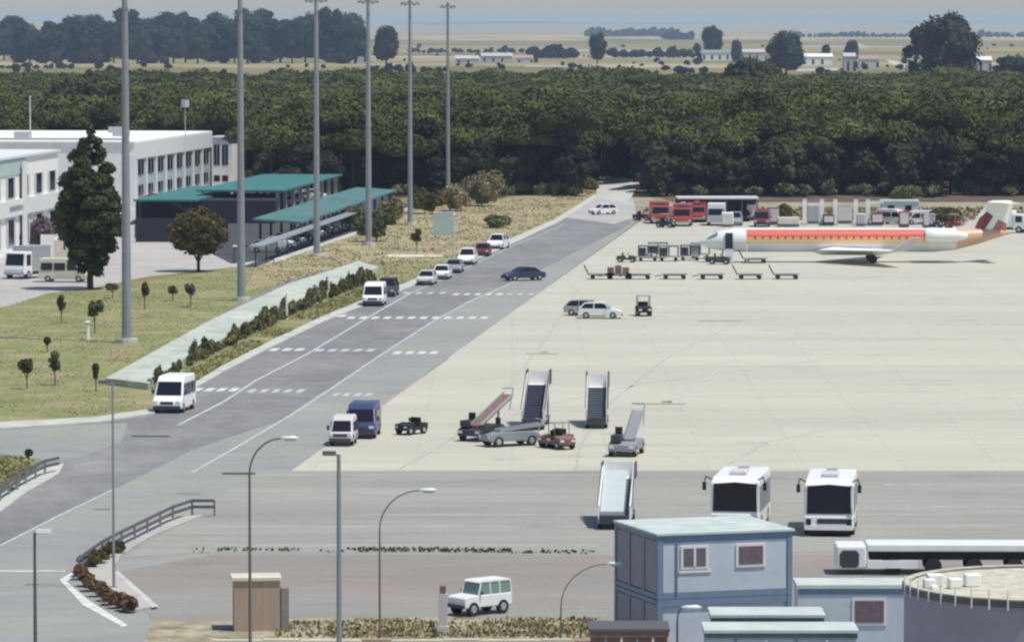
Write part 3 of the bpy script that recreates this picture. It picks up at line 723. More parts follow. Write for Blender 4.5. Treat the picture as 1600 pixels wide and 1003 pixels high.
# ------------------------------------------------------------------ left buildings
def frame_at(px, py, h, label, name, cat, group=None):
    """empty at the near right roof corner's foot, +y along the road direction, +x to its right"""
    x, y = P(px, py, h); return thing(name, label, cat, (x, y, 0), -ROADA, group)
B2 = frame_at(208, 222, 9.5, 'long white two-storey building with a white roof and a row of dark windows', 'white_building', 'building')
B2.rotation_euler[2] = -R_(6.0)
L2 = 67
MB().box(-75, 0, 0, L2, 0, 9.3).build('wall', M['offwhite'], B2)
MB().box(-75.2, .25, -.25, L2+.2, 9.32, 9.55).build('roof', M['offwhite'], B2)
MB().box(.02, .35, 0, L2, 6.9, 9.3).build('fascia', M['white'], B2)
M['bluewall'] = mat('blue_grey_wall', (.34,.42,.42), .8, var=.1, scale=.3)
MB().box(.01, .06, .8, L2-.5, .2, 6.88).build('wall_panel', M['bluewall'], B2)
for i in range(8):
    y0 = 3 + i*8.1
    wn = MB().box(.065, .2, y0, y0+4.4, 4.5, 6.6).build('window', M['glass'], B2)
    MB().box(.2, .26, y0+2.0, y0+2.3, 4.5, 6.6).build('frame', M['silver'], wn)
    wn = MB().box(.065, .2, y0+.4, y0+4.0, 1.4, 2.9).build('window', M['glass'], B2)
    MB().box(.2, .26, y0+2.0, y0+2.3, 1.4, 2.9).build('frame', M['silver'], wn)
for i in range(8): MB().box(.065, .3, y0-8.1*i-1.5, y0-8.1*i-.9, .2, 6.88).build('pilaster', M['white'], B2)
MB().box(-.6, .32, -.3, .9, 0, 7.6).build('corner_pier', M['white'], B2)
for i, (a, b) in enumerate(((-9,30),(-22,18),(-40,40),(-14,52),(-55,20),(-30,8))):
    MB().box(a, a+2.4, b, b+2, 9.56, 10.3+.2*(i % 2)).build('roof_unit', M['silver'], B2)
MB().box(-70, -2, 6, 6.4, 9.56, 9.9).build('roof_upstand', M['silver'], B2)
# end wing with tall windows
x, y = P(331, 292); WN = thing('white_end_wing', 'narrow white end wing with two tall windows at the right of the long building', 'building', (x, y, 0), -R_(3))
MB().box(0, 3.4, 0, 9, 0, 8.0).build('wall', M['offwhite'], WN); MB().box(-.2, 3.6, -.2, 9.2, 8.02, 8.3).build('roof', M['pinkwhite'], WN)
for a in (.35, 1.75):
    wn = MB().box(a, a+1.0, -.06, .05, 3.6, 7.0).build('window', M['glass'], WN); MB().box(a+.45, a+.55, -.1, -.06, 3.6, 7.0).build('frame', M['silver'], wn)
    MB().box(a, a+1.0, -.05, .05, .9, 1.9).build('window', M['glass'], WN)
# near building
B1 = frame_at(90, 235, 11.5, 'near white building at the left edge with two rows of tall windows', 'white_building', 'building')
MB().box(-40, 0, -60, 0, 0, 11.3).build('wall', M['offwhite'], B1)
MB().box(-40.2, .3, -60.2, .2, 11.32, 11.6).build('roof', M['white'], B1)
MB().box(.02, .12, -60, -21, 9.4, 11.2).build('wall_panel', M['mintpanel'], B1)
MB().box(.02, .35, -60, 0, 4.6, 6.5).build('band', M['white'], B1)
for i in range(7):
    y0 = -6.6 - i*8.6
    for z0, z1 in ((6.7, 9.2), (1.2, 4.3)):
        wn = MB().box(.03, .10, y0, y0+5.4, z0, z1).build('window', M['pinkwhite'], B1)
        MB().box(.10, .16, y0+.9, y0+4.0, z0+.1, z1-.1).build('pane', M['glass'], wn)
for y0, y1 in ((-32,-23),): MB().box(.36, .42, y0, y1, 5.3, 5.8).build('sign_panel', M['greyp'], B1)
MB().box(.36, .6, -24.5, -22.5, .1, 10.8).build('pilaster', M['white'], B1)

# canopies
def canopy(name, label, corner, h, wd, ln, m, slope=0, pillars=8, pm='pinkwhite', cap=.25, roof2=0, pw=.3, ang=None):
    x, y = P(*corner, h); t = thing(name, label, 'canopy', (x, y, 0), -(ROADA if ang is None else ang))
    zt = lambda a: h + slope*a
    n = max(2, int(ln/5)); mb = MB()
    for i in range(n):
        y0, y1 = ln*i/n, ln*(i+1)/n - .15
        mb.add([(0,y0,h-slope*wd),(wd,y0,h),(wd,y1,h),(0,y1,h-slope*wd),(0,y0,h-slope*wd-cap),(wd,y0,h-cap),(wd,y1,h-cap),(0,y1,h-slope*wd-cap)],
               [(0,1,2,3),(4,7,6,5),(0,4,5,1),(1,5,6,2),(2,6,7,3),(3,7,4,0)])
    mb.build('roof', M[m], t)
    for i in range(pillars):
        yy = 1 + (ln-2)*i/(pillars-1)
        MB().box(wd-.8-pw, wd-.8, yy, yy+pw, 0, h-cap-.02).build('pillar', M[pm], t)
        MB().box(.6, .6+pw, yy, yy+pw, 0, h-slope*wd-cap-.02).build('pillar', M[pm], t)
    return t
canopy('porch_canopy', 'teal porch roof along the foot of the long white building', (208, 312), 3.4, 8.6, 50, 'mintroof', 0, 7, 'darkgrey')
CA = canopy('parking_canopy', 'broad flat teal parking canopy on white pillars, left of the third mast', (306, 297), 4.2, 12.2, 66, 'mintroof', 0, 9, 'pinkwhite', pw=.45)
canopy('parking_canopy', 'long narrow mint parking canopy nearer the road, behind the third mast', (395, 346), 3.1, 5.9, 105, 'mintroof2', -.06, 12, 'darkgrey')
# low dark wall under the canopies
canopy('walkway_canopy', 'narrow pale walkway canopy along the near side of the long mint canopy', (388, 384), 2.4, 1.5, 98, 'silver', 0, 12, 'darkgrey', .15, pw=.12)
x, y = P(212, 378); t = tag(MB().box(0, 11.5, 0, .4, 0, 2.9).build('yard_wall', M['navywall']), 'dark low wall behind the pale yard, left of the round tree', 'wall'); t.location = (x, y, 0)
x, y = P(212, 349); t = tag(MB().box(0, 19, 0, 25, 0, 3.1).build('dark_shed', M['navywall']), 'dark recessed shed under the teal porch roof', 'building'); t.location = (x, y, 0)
t = thing('parapet_wall', 'cream boundary wall with a taller panel left of the tall dark tree', 'wall', (*P(85, 402), 0), 0)
MB().box(0, 3.6, 0, .3, 0, 2.0).build('wall_panel', M['cream'], t); MB().box(-1.6, -.02, 0, .35, 0, 2.6).build('pier', M['offwhite'], t)

# ------------------------------------------------------------------ vehicles (front faces -y, centre at origin)
def wheels(t, W, ys, r=.32, w_=.22, m='black'):
    for s in (-1, 1):
        for y in ys:
            o = MB().tube((s*(W/2-w_), y, r), (s*(W/2+.01), y, r), r, r, 16).build('wheel', M[m], t)
            MB().tube((s*(W/2+.012), y, r), (s*(W/2+.03), y, r), r*.55, r*.5, 10).build('rim', M['silver'], o)
def lights(t, W, yf, z, yb=None):
    for s in (-1, 1):
        MB().cbox((s*(W/2-.22), yf-.005, z), (.30,.05,.16)).build('headlight', M['lens'], t)
        if yb is not None: MB().cbox((s*(W/2-.15), yb+.005, z+.1), (.18,.05,.2)).build('tail_light', M['darkred'], t)
def car(label, paint, loc, rz, kind='hatch', name='parked_car', group=None, glass='glass', cat='car'):
    t = thing(name, label, cat, loc, rz, group); p = M[paint]
    if kind == 'hatch': L, W, Hh, belt = 4.0, 1.72, 1.47, .88; roofp = [(-.35, 1.40),(1.45,1.36)]; belts = [(-1.05, .90),(1.90,.92)]
    elif kind == 'sedan': L, W, Hh, belt = 4.5, 1.76, 1.44, .88; roofp = [(-.25,1.38),(.95,1.36)]; belts = [(-1.05,.92),(1.65,.95)]
    elif kind == 'suv': L, W, Hh, belt = 4.6, 1.86, 1.78, 1.05; roofp = [(-.45,1.72),(1.95,1.70)]; belts = [(-1.05,1.06),(2.2,1.08)]
    f, b = -L/2, L/2
    prof = [(f,.28),(f-.02,.55),(f+.06,.70),(f+.95,belt+.02),(belts[0][0],belts[0][1]),(belts[1][0],belts[1][1]),(b-.12,belt),(b,.62),(b,.28)]
    MB().prism(prof, W/2).build('body', p, t, bevel=.06)
    gp = [(belts[0][0]+.02, belts[0][1]+.003), (roofp[0][0]-.03, roofp[0][1]), (roofp[1][0]+.03, roofp[1][1]), (belts[1][0]-.02, belts[1][1]+.003)]
    wf = lambda z: W/2 - .06 - (.20 if z > belt+.2 else 0)
    MB().prism(gp, wf).build('windows', M[glass], t)
    rf = MB().prism([(roofp[0][0], roofp[0][1]+.003), (roofp[0][0]+.3, Hh), (roofp[1][0]-.4, Hh-.01), (roofp[1][0]+.04, roofp[1][1]+.003)], W/2-.24)
    for s in (-1, 1):
        xb, xt = s*(W/2-.055), s*(W/2-.25)
        rf.tube((xb, belts[0][0]+.02, belts[0][1]), (xt, roofp[0][0], roofp[0][1]+.02), .045, n=5)
        rf.tube((xb, belts[1][0]-.05, belts[1][1]), (xt, roofp[1][0], roofp[1][1]+.02), .06, n=5)
        m_ = (roofp[0][0]+roofp[1][0])/2; rf.tube((xb, m_, belts[0][1]), (xt, m_, roofp[0][1]+.02), .04, n=5)
    rf.build('roof', p, t)
    wheels(t, W, (f+.78, b-.75), .31 if kind != 'suv' else .36)
    lights(t, W, f, .64, b)
    MB().box(-W/2+.12, W/2-.12, f-.03, f+.05, .25, .42).build('bumper', M['darkgrey'], t)
    for s in (-1, 1): MB().cbox((s*(W/2+.08), belts[0][0]+.35, belt+.12), (.16,.1,.13)).build('mirror', p, t)
    return t
def van(label, paint, loc, rz, L=5.2, W=1.95, Hh=2.4, name='van', group=None, roofp=None, lower=None):
    t = thing(name, label, 'van', loc, rz, group); p = M[paint]; f, b = -L/2, L/2
    belt = Hh*.46
    prof = [(f,.3),(f-.03,.6),(f+.05,.85),(f+.55,belt),(f+1.15,Hh*.86),(f+1.5,Hh-.06),(f+2.0,Hh),(b-.15,Hh-.02),(b,Hh-.2),(b,.3)]
    MB().prism(prof, lambda z: W/2 - (.10 if z > Hh*.8 else 0)).build('body', p, t, bevel=.08)
    d = Vector((0, .6, Hh*.86-belt)); n_ = Vector((0, -d.z, d.y)).normalized()*.012
    a = Vector((0, f+.585, belt+.05)); e = Vector((0, f+1.13, Hh*.86-.03))
    MB().add([a+n_+Vector((-W/2+.12,0,0)), a+n_+Vector((W/2-.12,0,0)), e+n_+Vector((W/2-.20,0,0)), e+n_+Vector((-W/2+.20,0,0)),
              a+Vector((-W/2+.12,0,0)), a+Vector((W/2-.12,0,0)), e+Vector((W/2-.20,0,0)), e+Vector((-W/2+.20,0,0))], [(0,1,2,3),(0,4,5,1),(1,5,6,2),(2,6,7,3),(3,7,4,0)]).build('windshield', M['glass'], t)
    for s in (-1, 1):
        x0, x1 = sorted((s*(W/2-.05), s*(W/2+.012)))
        for ya, yb in ((f+1.25, f+2.1), (f+2.3, f+3.5), (f+3.7, b-.3)):
            z1 = Hh*.80
            MB().add([(x0,ya+(-.3 if ya < f+1.3 else 0),belt+.08),(x1,ya+(-.3 if ya < f+1.3 else 0),belt+.08),(x1,yb,belt+.08),(x0,yb,belt+.08),(x0,ya,z1),(x1,ya,z1),(x1,yb,z1),(x0,yb,z1)],
                [(0,3,2,1),(4,5,6,7),(0,1,5,4),(1,2,6,5),(2,3,7,6),(3,0,4,7)]).build('side_window', M['glass'], t)
        MB().cbox((s*(W/2+.14), f+.85, belt+.28), (.16,.12,.30)).build('mirror', M['darkgrey'], t)
    MB().box(-W/2+.25, W/2-.25, b-.02, b+.012, belt+.1, Hh*.8).build('rear_window', M['glass'], t)
    wheels(t, W, (f+.9, b-1.0), .34)
    lights(t, W, f, .78, b)
    MB().box(-W/2+.05, W/2-.05, f-.06, f+.03, .28, .52).build('bumper', M['darkgrey'], t)
    MB().box(-.45, .45, f-.035, f+.03, .62, .82).build('grille', M['darkgrey'], t)
    return t
def put(px, py, L, rz):
    """centre position so that the vehicle's camera-side end stands at pixel (px,py)"""
    x, y = P(px, py); return (x - math.sin(rz)*L/2*1, y + abs(math.cos(rz))*L/2, 0)
RZ = -ROADA
def along(px, py, L, rz=RZ):
    x, y = P(px, py); d = Vector((-math.sin(rz), math.cos(rz), 0)); return (x + d.x*L/2, y + d.y*L/2, 0)

van('white high-roofed van driving toward the viewer on the service road by the lawn corner', 'white', along(260, 646, 5.2, RZ-.06), RZ-.06, 5.0, 2.05, 2.5)
van('white van seen from behind at the kerb beside the hedge end', 'white', along(581, 479, 4.6), RZ+.02, 4.4, 2.0, 2.2)
car('dark grey car standing just beyond the white van at the kerb', 'darkgrey', along(602, 464, 4), RZ, 'suv', cat='car')
G = 'cars parked along the kerb below the mint panel'
car('white car nearest the viewer in the kerb row, front wheel toward the crossing', 'pinkwhite', along(664, 446, 4), RZ-.03, 'hatch', group=G)
car('white car second in the kerb row, just behind the nearest one', 'white', along(688, 437, 4), RZ, 'hatch', group=G)
car('silver car third in the kerb row with a dark windscreen', 'silver', along(707, 427, 4), RZ, 'sedan', group=G)
car('white car fourth in the kerb row with dark side glass', 'white', along(728, 414, 4), RZ, 'suv', group=G)
car('dark red car fifth in the kerb row', 'darkred', along(752, 401, 4), RZ, 'hatch', group=G)
car('white estate car at the far end of the kerb row', 'white', along(776, 390, 4), RZ-.15, 'suv', group=G)
car('dark blue car driving away in the middle of the service road', 'darkblue', (P(818,444)[0], P(818,438)[1], 0), R_(-62), 'sedan', name='moving_car')
car('small white car far off at the end of the service road by the ramp', 'white', along(941, 336, 4), R_(-60), 'hatch', name='moving_car')
car('white car on the open apron seen side-on, left of the black tractor', 'white', (*P(938,497), 0), R_(84), 'hatch', name='parked_car')
car('silver car tucked behind the left end of the white car on the open apron', 'silver', (*P(917,493), 0), R_(70), 'hatch')
van('navy blue van facing the viewer on the apron corner', 'blue', along(561, 686, 4.8, RZ), RZ+.02, 4.8, 1.95, 2.2)
van('small grey-white van parked in front of the navy van', 'pinkwhite', along(531, 698, 3.8, RZ), RZ, 3.4, 1.5, 1.85)

# apron buses
def bus(label, px, py, rz):
    L, W, Hh = 6.6, 2.62, 2.98
    t = thing('apron_bus', label, 'bus', along(px, py, L, rz), rz, 'white apron buses'); f, b = -L/2, L/2
    prof = [(f+.05,.32),(f-.05,.55),(f-.03,1.0),(f+.03,1.15),(f+.10,2.70),(f+.35,Hh-.06),(f+.8,Hh),(b-.3,Hh),(b,Hh-.25),(b,.32)]
    MB().prism(prof, lambda z: W/2 - (.07 if z > 2.75 else 0)).build('body', M['white'], t, bevel=.07)
    ws = MB().add([(-W/2+.14,f-.0,1.20),(W/2-.14,f-.0,1.20),(W/2-.17,f+.06,2.66),(0,f+.06,2.76),(-W/2+.17,f+.06,2.66),(-W/2+.14,f+.2,1.20),(W/2-.14,f+.2,1.20),(W/2-.17,f+.2,2.66),(0,f+.2,2.76),(-W/2+.17,f+.2,2.66)],
                  [(0,1,2,3,4),(0,5,6,1),(1,6,7,2),(2,7,8,3),(3,8,9,4),(4,9,5,0)]).build('windshield', M['glass'], t)
    for s in (-1, 1):
        x0, x1 = sorted((s*(W/2-.05), s*(W/2+.012)))
        for k in range(4):
            ya = f+.45+k*1.5; MB().box(x0, x1, ya, ya+1.35, 1.15, 2.5).build('side_window', M['greyp'], t)
        mr = MB().path([(s*(W/2-.1), f+.1, Hh-.1), (s*(W/2+.22), f-.15, Hh+.10), (s*(W/2+.30), f-.2, Hh-.2)], .035).build('mirror_arm', M['darkgrey'], t)
        MB().cbox((s*(W/2+.30), f-.2, Hh-.42), (.2,.1,.42)).build('mirror', M['black'], mr)
        MB().cbox((s*(W/2-.24), f-.04, .78), (.26,.06,.34)).build('headlight', M['glass'], t)
    MB().box(-.62, .95, f-.075, f, .68, .95).build('grille', M['darkgrey'], t)
    MB().box(-W/2+.04, W/2-.04, f-.12, f+.02, .36, .58).build('bumper', M['white'], t)
    MB().box(-.45, .45, f+1.6, f+3.4, Hh+.01, Hh+.2).build('roof_unit', M['pinkwhite'], t, bevel=.05)
    MB().box(-.3, .3, f+4.4, f+5.2, Hh+.01, Hh+.14).build('roof_hatch', M['silver'], t)
    wheels(t, W, (f+1.3, b-1.5), .46, .3)
    MB().box(-W/2+.2, W/2-.2, f+.2, b-.2, .12, .34).build('underframe', M['black'], t)
    return t
bus('left white apron bus with a huge dark windscreen, partly behind the cabin roof', 1148, 834, -R_(8.5))
bus('right white apron bus with a dark windscreen and dark lower grille', 1295, 838, -R_(6))

# passenger stairs: low end toward the viewer
def stairs(label, px, py, wpx, rise, run, rz, flight, side, plat='white', cover=False, ph=1.0):
    x, y = P(px, py); W = wpx*y/F
    t = thing('boarding_stairs', label, 'airport stairs', (x, y, 0), rz, 'boarding stairs parked on the apron')
    n = 14; prof = []
    mb = MB()
    for i in range(n):
        y0, y1 = i*run/n, (i+1)*run/n; z0 = .45 + (rise-.45)*i/n; z1 = .45 + (rise-.45)*(i+1)/n
        mb.box(-W/2+.1, W/2-.1, y0, y1, z0, z1) if i == 0 else mb.add([(-W/2+.1,y0,z0),(W/2-.1,y0,z0),(W/2-.1,y0,z1),(-W/2+.1,y0,z1),(W/2-.1,y1,z1),(-W/2+.1,y1,z1)], [(0,1,2,3),(3,2,4,5)])
    mb.build('steps', M[flight], t)
    for s in (-1, 1):
        x0, x1 = sorted((s*(W/2-.09), s*(W/2)))
        MB().add([(q, a, b) for q in (x0, x1) for a, b in ((-.1,.3),(0,1.25),(run,rise+ph*.75),(run+1.3,rise+ph*.75),(run+1.3,rise-.1),(run,rise-.15),(.5,.3))],
                 [tuple(range(7)), tuple(range(13,6,-1))] + [((i+1) % 7, i, 7+i, 7+(i+1) % 7) for i in range(7)]).build('side_panel', M[side], t)
        MB().path([(s*(W/2+.03), 0, .35+ph), (s*(W/2+.03), run, rise+ph*.9), (s*(W/2+.03), run+1.3, rise+ph*.9)], .035).build('handrail', M['steeldark'], t)
        for k in (0, 1): MB().tube((s*(W/2+.02), run+.1+k*1.15, rise), (s*(W/2+.02), run+.1+k*1.15, rise+ph), .06, n=6).build('post', M['steeldark'], t)
        MB().tube((s*(W/2-.15), run+.8, .4), (s*(W/2-.15), run+.8, rise-.15), .07, n=6).build('leg', M['greyp'], t)
    MB().box(-W/2+.1, W/2-.1, run, run+1.3, rise-.12, rise).build('platform', M[plat], t)
    MB().box(-W/2+.15, W/2-.15, run+1.24, run+1.3, rise+.02, rise+.8).build('gate', M['white'], t)
    MB().box(-W/2+.05, W/2-.05, -.4, run+1.4, .32, .5).build('chassis', M['greyp'], t)
    MB().box(-W/2+.1, W/2-.1, -.5, -.1, .35, .75).build('bumper', M['darkgrey'], t)
    wheels(t, W, (.3, run), .28)
    if cover: MB().add([(-W/2+.12,-.05,.95),(W/2-.40,-.05,.95),(W/2-.40,run,rise+.45),(-W/2+.12,run,rise+.45),(-W/2+.12,-.05,.4),(W/2-.40,-.05,.4)], [(0,1,2,3),(0,4,5,1)]).build('slope_cover', M['stepmint'], t)
    return t
stairs('left of the two blue-grey boarding stairs, leaning slightly right, on the pale apron', 832, 671, 36, 2.65, 4.4, -R_(5), 'steelblue', 'pinkwhite')
stairs('right of the two blue-grey boarding stairs, slightly lower, on the pale apron', 932, 669, 34, 2.4, 4.2, -R_(2), 'stepgrey', 'pinkwhite')
stairs('large white boarding stairs standing directly behind the stacked cabins', 960, 826, 52, 2.25, 4.6, -R_(4), 'greyp', 'white', cover=True, ph=.85)

# belt loaders, tractors, dollies
def belt_loader(label, px, py, rz, L=5.5, rise=2.2, paint='greyp', beltm='steeldark', sc=1):
    t = thing('belt_loader', label, 'belt loader', along(px, py, 2.6, rz), rz)
    MB().prism([(-1.8,.35),(-1.8,.75),(-1.2,.95),(1.4,.95),(1.8,.75),(1.8,.35)], .85).build('body', M[paint], t, bevel=.05)
    MB().box(-.7, -.05, -1.7, -.6, .96, 1.35).build('seat_box', M['darkgrey'], t)
    MB().box(-.6, -.15, -.7, -.55, 1.36, 1.8).build('seat_back', M['black'], t)
    th = math.atan2(rise-.6, L)
    MB().cbox((.35, L*.16, (rise+1.2)/2), (.62, L, .22), rx=th).build('conveyor', M[beltm], t)
    for s in (-1, 1): MB().cbox((.35+s*.36, L*.16, (rise+1.2)/2+.14), (.06, L, .2), rx=th).build('rail', M['silver'], t)
    MB().tube((.35, L*.3, .8), (.35, L*.35, rise*.72), .07).build('strut', M['greyp'], t)
    MB().path([(.75, L*.5, rise*.75), (.75, L*.62, rise+.75), (-.1, L*.62, rise+.75)], .04).build('guard_rail', M['silver'], t)
    wheels(t, 1.7, (-1.2, 1.2), .34)
    lights(t, 1.7, -1.8, .62)
    return t
belt_loader('grey belt loader with a raised conveyor, left of the blue-grey stairs', 738, 689, R_(-28), 4.8, 2.4, 'darkgrey', 'brown')
belt_loader('low grey belt loader standing in front of the raised one', 768, 697, R_(-62), 3.2, .9, 'greyp', 'steeldark')
belt_loader('pale grey belt loader directly behind the large white stairs', 973, 713, R_(-12), 3.6, 2.3, 'greyp', 'greyp')
def tractor(label, px, py, rz, paint='darkgrey', sc=1.0, cab=False, name='tow_tractor'):
    t = thing(name, label, 'tow tractor', along(px, py, 1.6, rz), rz); t.scale = (sc, sc, sc)
    MB().prism([(-1.35,.35),(-1.40,.85),(-.35,1.0),(-.30,.62),(.25,.62),(.30,.95),(1.35,.9),(1.35,.35)], .68).build('body', M[paint], t, bevel=.05)
    MB().box(-.5, .5, .18, .55, .63, .80).build('seat', M['black'], t); MB().box(-.5, .5, .5, .64, .81, 1.35).build('backrest', M['black'], t)
    MB().path([(0,-.42,1.0),(0,-.15,1.2)], .03).build('steering_column', M['black'], t)
    MB().tube((0,-.17,1.18), (0,-.13,1.22), .2, .2, 12).build('steering_wheel', M['black'], t)
    if cab:
        c = MB()
        for sx in (-.6, .6):
            for yy in (-.35, .7): c.tube((sx,yy,.9), (sx,yy,1.9), .035, n=5)
        c.build('cab_frame', M[paint], t); MB().box(-.66,.66,-.45,.8,1.9,1.97).build('roof', M['silver'], t)
    MB().box(-.12,.12,1.35,1.6,.4,.52).build('tow_hitch', M['steeldark'], t)
    wheels(t, 1.36, (-.9, .85), .33)
    lights(t, 1.36, -1.38, .66)
    return t
tractor('black tow tractor alone on the apron right of the navy van', 631, 679, R_(-38), 'black', .8)
tractor('brownish tow tractor, left one of a pair between the two boarding stairs', 856, 699, R_(-40), 'brown', .85)
tractor('dark tow tractor, right one of the pair between the two boarding stairs', 883, 702, R_(25), 'brown', .85, True)
tractor('small black tow tractor with a roof frame, alone below the dolly row', 1007, 494, R_(5), 'black', .95, True)
def dolly(px, py, label, bar=False, load=None, rz=None):
    x, y = P(px, py); t = thing('baggage_dolly', label, 'dolly', (x, y, 0), R_(90 if rz is None else rz), 'flat dollies lined up on the apron')
    MB().box(-.75,.75,-1.35,1.35,.48,.58).build('platform', M['greyp'], t)
    MB().box(-.3,.3,-1.1,1.1,.36,.47).build('chassis', M['darkgrey'], t)
    for s in (-1, 1):
        for yy in (-.95, .95): MB().tube((s*.5,yy,.24), (s*.72,yy,.24), .24, n=12).build('wheel', M['black'], t)
    if bar: MB().path([(0,1.35,.45),(0,1.9,1.5)], .07).build('tow_bar', M['black'], t)
    else: MB().path([(0,1.35,.42),(0,2.1,.3)], .05).build('tow_bar', M['darkgrey'], t)
    if load:
        for k in range(3): tag(MB().cbox((x-.8+k*.8, y, .92+.1*(k % 2)), (.7,.9,.66+.2*(k % 2))).build('suitcase', M[load], None, bevel=.06), ('brown bag at the left on the loaded dolly','taller brown bag in the middle of the loaded dolly','brown bag at the right on the loaded dolly')[k], 'bag')
labs = ['flat dolly with an upright tow bar at the left end of the front dolly row','flat dolly carrying brown bags, second in the front dolly row','third empty dolly of the front row, right of the loaded one','fourth dolly of the front dolly row, near its middle','fifth dolly of the front dolly row, just right of its middle','sixth dolly in the front row, with an upright tow bar, before the aircraft nose','seventh dolly with an upright tow bar at the right end of the front dolly row']
for (px, bar, load), lb in zip(((940,True,None),(966,False,'brown'),(998,False,None),(1054,False,None),(1112,False,None),(1172,True,None),(1229,True,None)), labs): dolly(px, 436, lb, bar, load)
def cart(px, py, label, curt='darkgrey'):
    x, y = P(px, py); t = thing('baggage_cart', label, 'baggage cart', (x, y, 0), R_(90), 'covered carts beside the aircraft nose')
    MB().box(-.7,.7,-1.1,1.1,.45,.58).build('platform', M['silver'], t)
    c = MB()
    for sx in (-.66,.66):
        for yy in (-1.05,0,1.05): c.tube((sx,yy,.58),(sx,yy,1.75),.06,n=5)
    for sx in (-.66,.66): c.tube((sx,-1.05,1.70),(sx,1.05,1.70),.045,n=5)
    for yy in (-1.05,0,1.05): c.tube((-.66,yy,1.70),(.66,yy,1.70),.045,n=5)
    c.build('frame', M['steeldark'], t); MB().box(-.75,.75,-1.15,1.15,1.75,1.84).build('roof', M['silver'], t)
    MB().box(-.6,.6,.2,1.0,.59,1.5).build('curtain', M[curt], t)
    for s in (-1, 1):
        for yy in (-.8, .8): MB().tube((s*.45,yy,.2), (s*.62,yy,.2), .2, n=12).build('wheel', M['black'], t)
    MB().path([(0,1.1,.42),(0,1.8,.3)], .05).build('tow_bar', M['darkgrey'], t)
cart(1012, 408, 'leftmost covered baggage cart in the back row'); cart(1045, 408, 'second covered baggage cart in the back row', 'darkgrey'); cart(1078, 407, 'third covered baggage cart nearest the aircraft nose')
cart(1028, 403, 'covered baggage cart standing behind the gap of the first two carts'); cart(1094, 404, 'covered baggage cart half behind the third one by the nose', 'greyp')
tractor('dark tow tractor below the aircraft nose left of the airstair', 1135, 413, R_(80), 'darkgrey', .9)
tractor('dark tow tractor at the left end of the covered cart row', 990, 410, R_(80), 'darkgrey', .8)
dolly(1118, 409, 'low empty dolly parked under the aircraft nose', rz=90); dolly(1180, 411, 'low empty dolly just right of the thin white post by the nose', True, rz=90)

# service vehicles behind the aircraft
def truck(label, paint, px, py, rz, L=6.0, W=2.4, Hh=2.9, box='white', name='service_truck', cat='truck'):
    t = thing(name, label, cat, along(px, py, L, rz), rz); f, b = -L/2, L/2
    MB().prism([(f,.5),(f-.03,1.0),(f+.08,1.35),(f+.35,Hh*.82),(f+1.7,Hh*.85),(f+1.7,.5)], W/2).build('cab', M[paint], t, bevel=.06)
    MB().add([(-W/2+.15,f+.085,1.42),(W/2-.15,f+.085,1.42),(W/2-.2,f+.315,Hh*.78),(-W/2+.2,f+.315,Hh*.78)], [(0,1,2,3)]).build('windshield', M['glass'], t)
    for s in (-1, 1):
        x0, x1 = sorted((s*(W/2-.04), s*(W/2+.012))); MB().box(x0, x1, f+.5, f+1.4, 1.4, Hh*.76).build('side_window', M['glass'], t)
    MB().box(-W/2, W/2, f+1.78, b, .75, Hh).build('cargo_box', M[box], t, bevel=.04)
    MB().box(-W/2+.3, W/2-.3, f+.3, b-.1, .4, .74).build('chassis', M['darkgrey'], t)
    MB().box(-W/2+.2, W/2-.2, b, b+.02, .95, Hh-.25).build('rear_door', M['darkgrey'], t)
    wheels(t, W, (f+.95, b-1.2), .45, .3); lights(t, W, f-.02, .8)
    MB().box(-W/2+.05, W/2-.05, f-.1, f, .45, .68).build('bumper', M['silver'], t)
    if paint == 'red':
        MB().box(-.6,.6,f+.7,f+1.0,Hh*.86,Hh*.86+.2).build('light_bar', M['blue'], t)
        MB().box(-.3,.3,f+2,b-.3,Hh+.01,Hh+.18).build('ladder', M['silver'], t)
    return t
truck('red fire truck farthest left beside the end of the long pale shelter', 'red', 1032, 350, RZ+.1, 6, 2.5, 2.9, 'red', 'fire_truck', 'fire truck')
truck('red fire truck second from the left under the shelter edge', 'red', 1065, 354, RZ, 6, 2.5, 2.9, 'red', 'fire_truck', 'fire truck')
truck('third red fire truck, half hidden behind the blue and white truck', 'red', 1088, 348, RZ, 6, 2.5, 2.7, 'red', 'fire_truck', 'fire truck')
truck('blue-grey truck with a white roof box in front of the pale shelter', 'silver', 1118, 353, RZ, 5.5, 2.3, 2.9, 'white')
car('grey car parked between the white-roofed truck and the dark red van', 'silver', along(1148, 353, 4), RZ, 'suv')
van('dark red van parked above the aircraft nose', 'darkred', along(1190, 355, 4.6), RZ, 4.6, 2.1, 2.3)
car('small navy car under the long pale shelter', 'darkblue', along(1162, 346, 4), RZ, 'hatch')
x, y = P(1060, 349); wd = 11.2
t = thing('vehicle_shelter', 'long low shelter with a pale flat roof behind the fire trucks', 'shelter', (x, y+4, 0))
MB().box(0, wd, 0, 7, 3.1, 3.3).build('roof', M['pinkwhite'], t); MB().box(0, wd, 6.6, 6.9, 0, 3.08).build('back_wall', M['darkgrey'], t)
for i in range(6): MB().box(.1+i*(wd-.35)/5, .25+i*(wd-.35)/5, .2, .35, 0, 3.08).build('pillar', M['steeldark'], t)
colr = ['pinkwhite','silver','pinkwhite','white']
pl = ['leftmost white pillar behind the aircraft fuselage','second white pillar behind the aircraft fuselage','third white pillar behind the aircraft fuselage','fourth white pillar behind the aircraft fuselage','rightmost white pillar behind the aircraft, beside the mint hut']
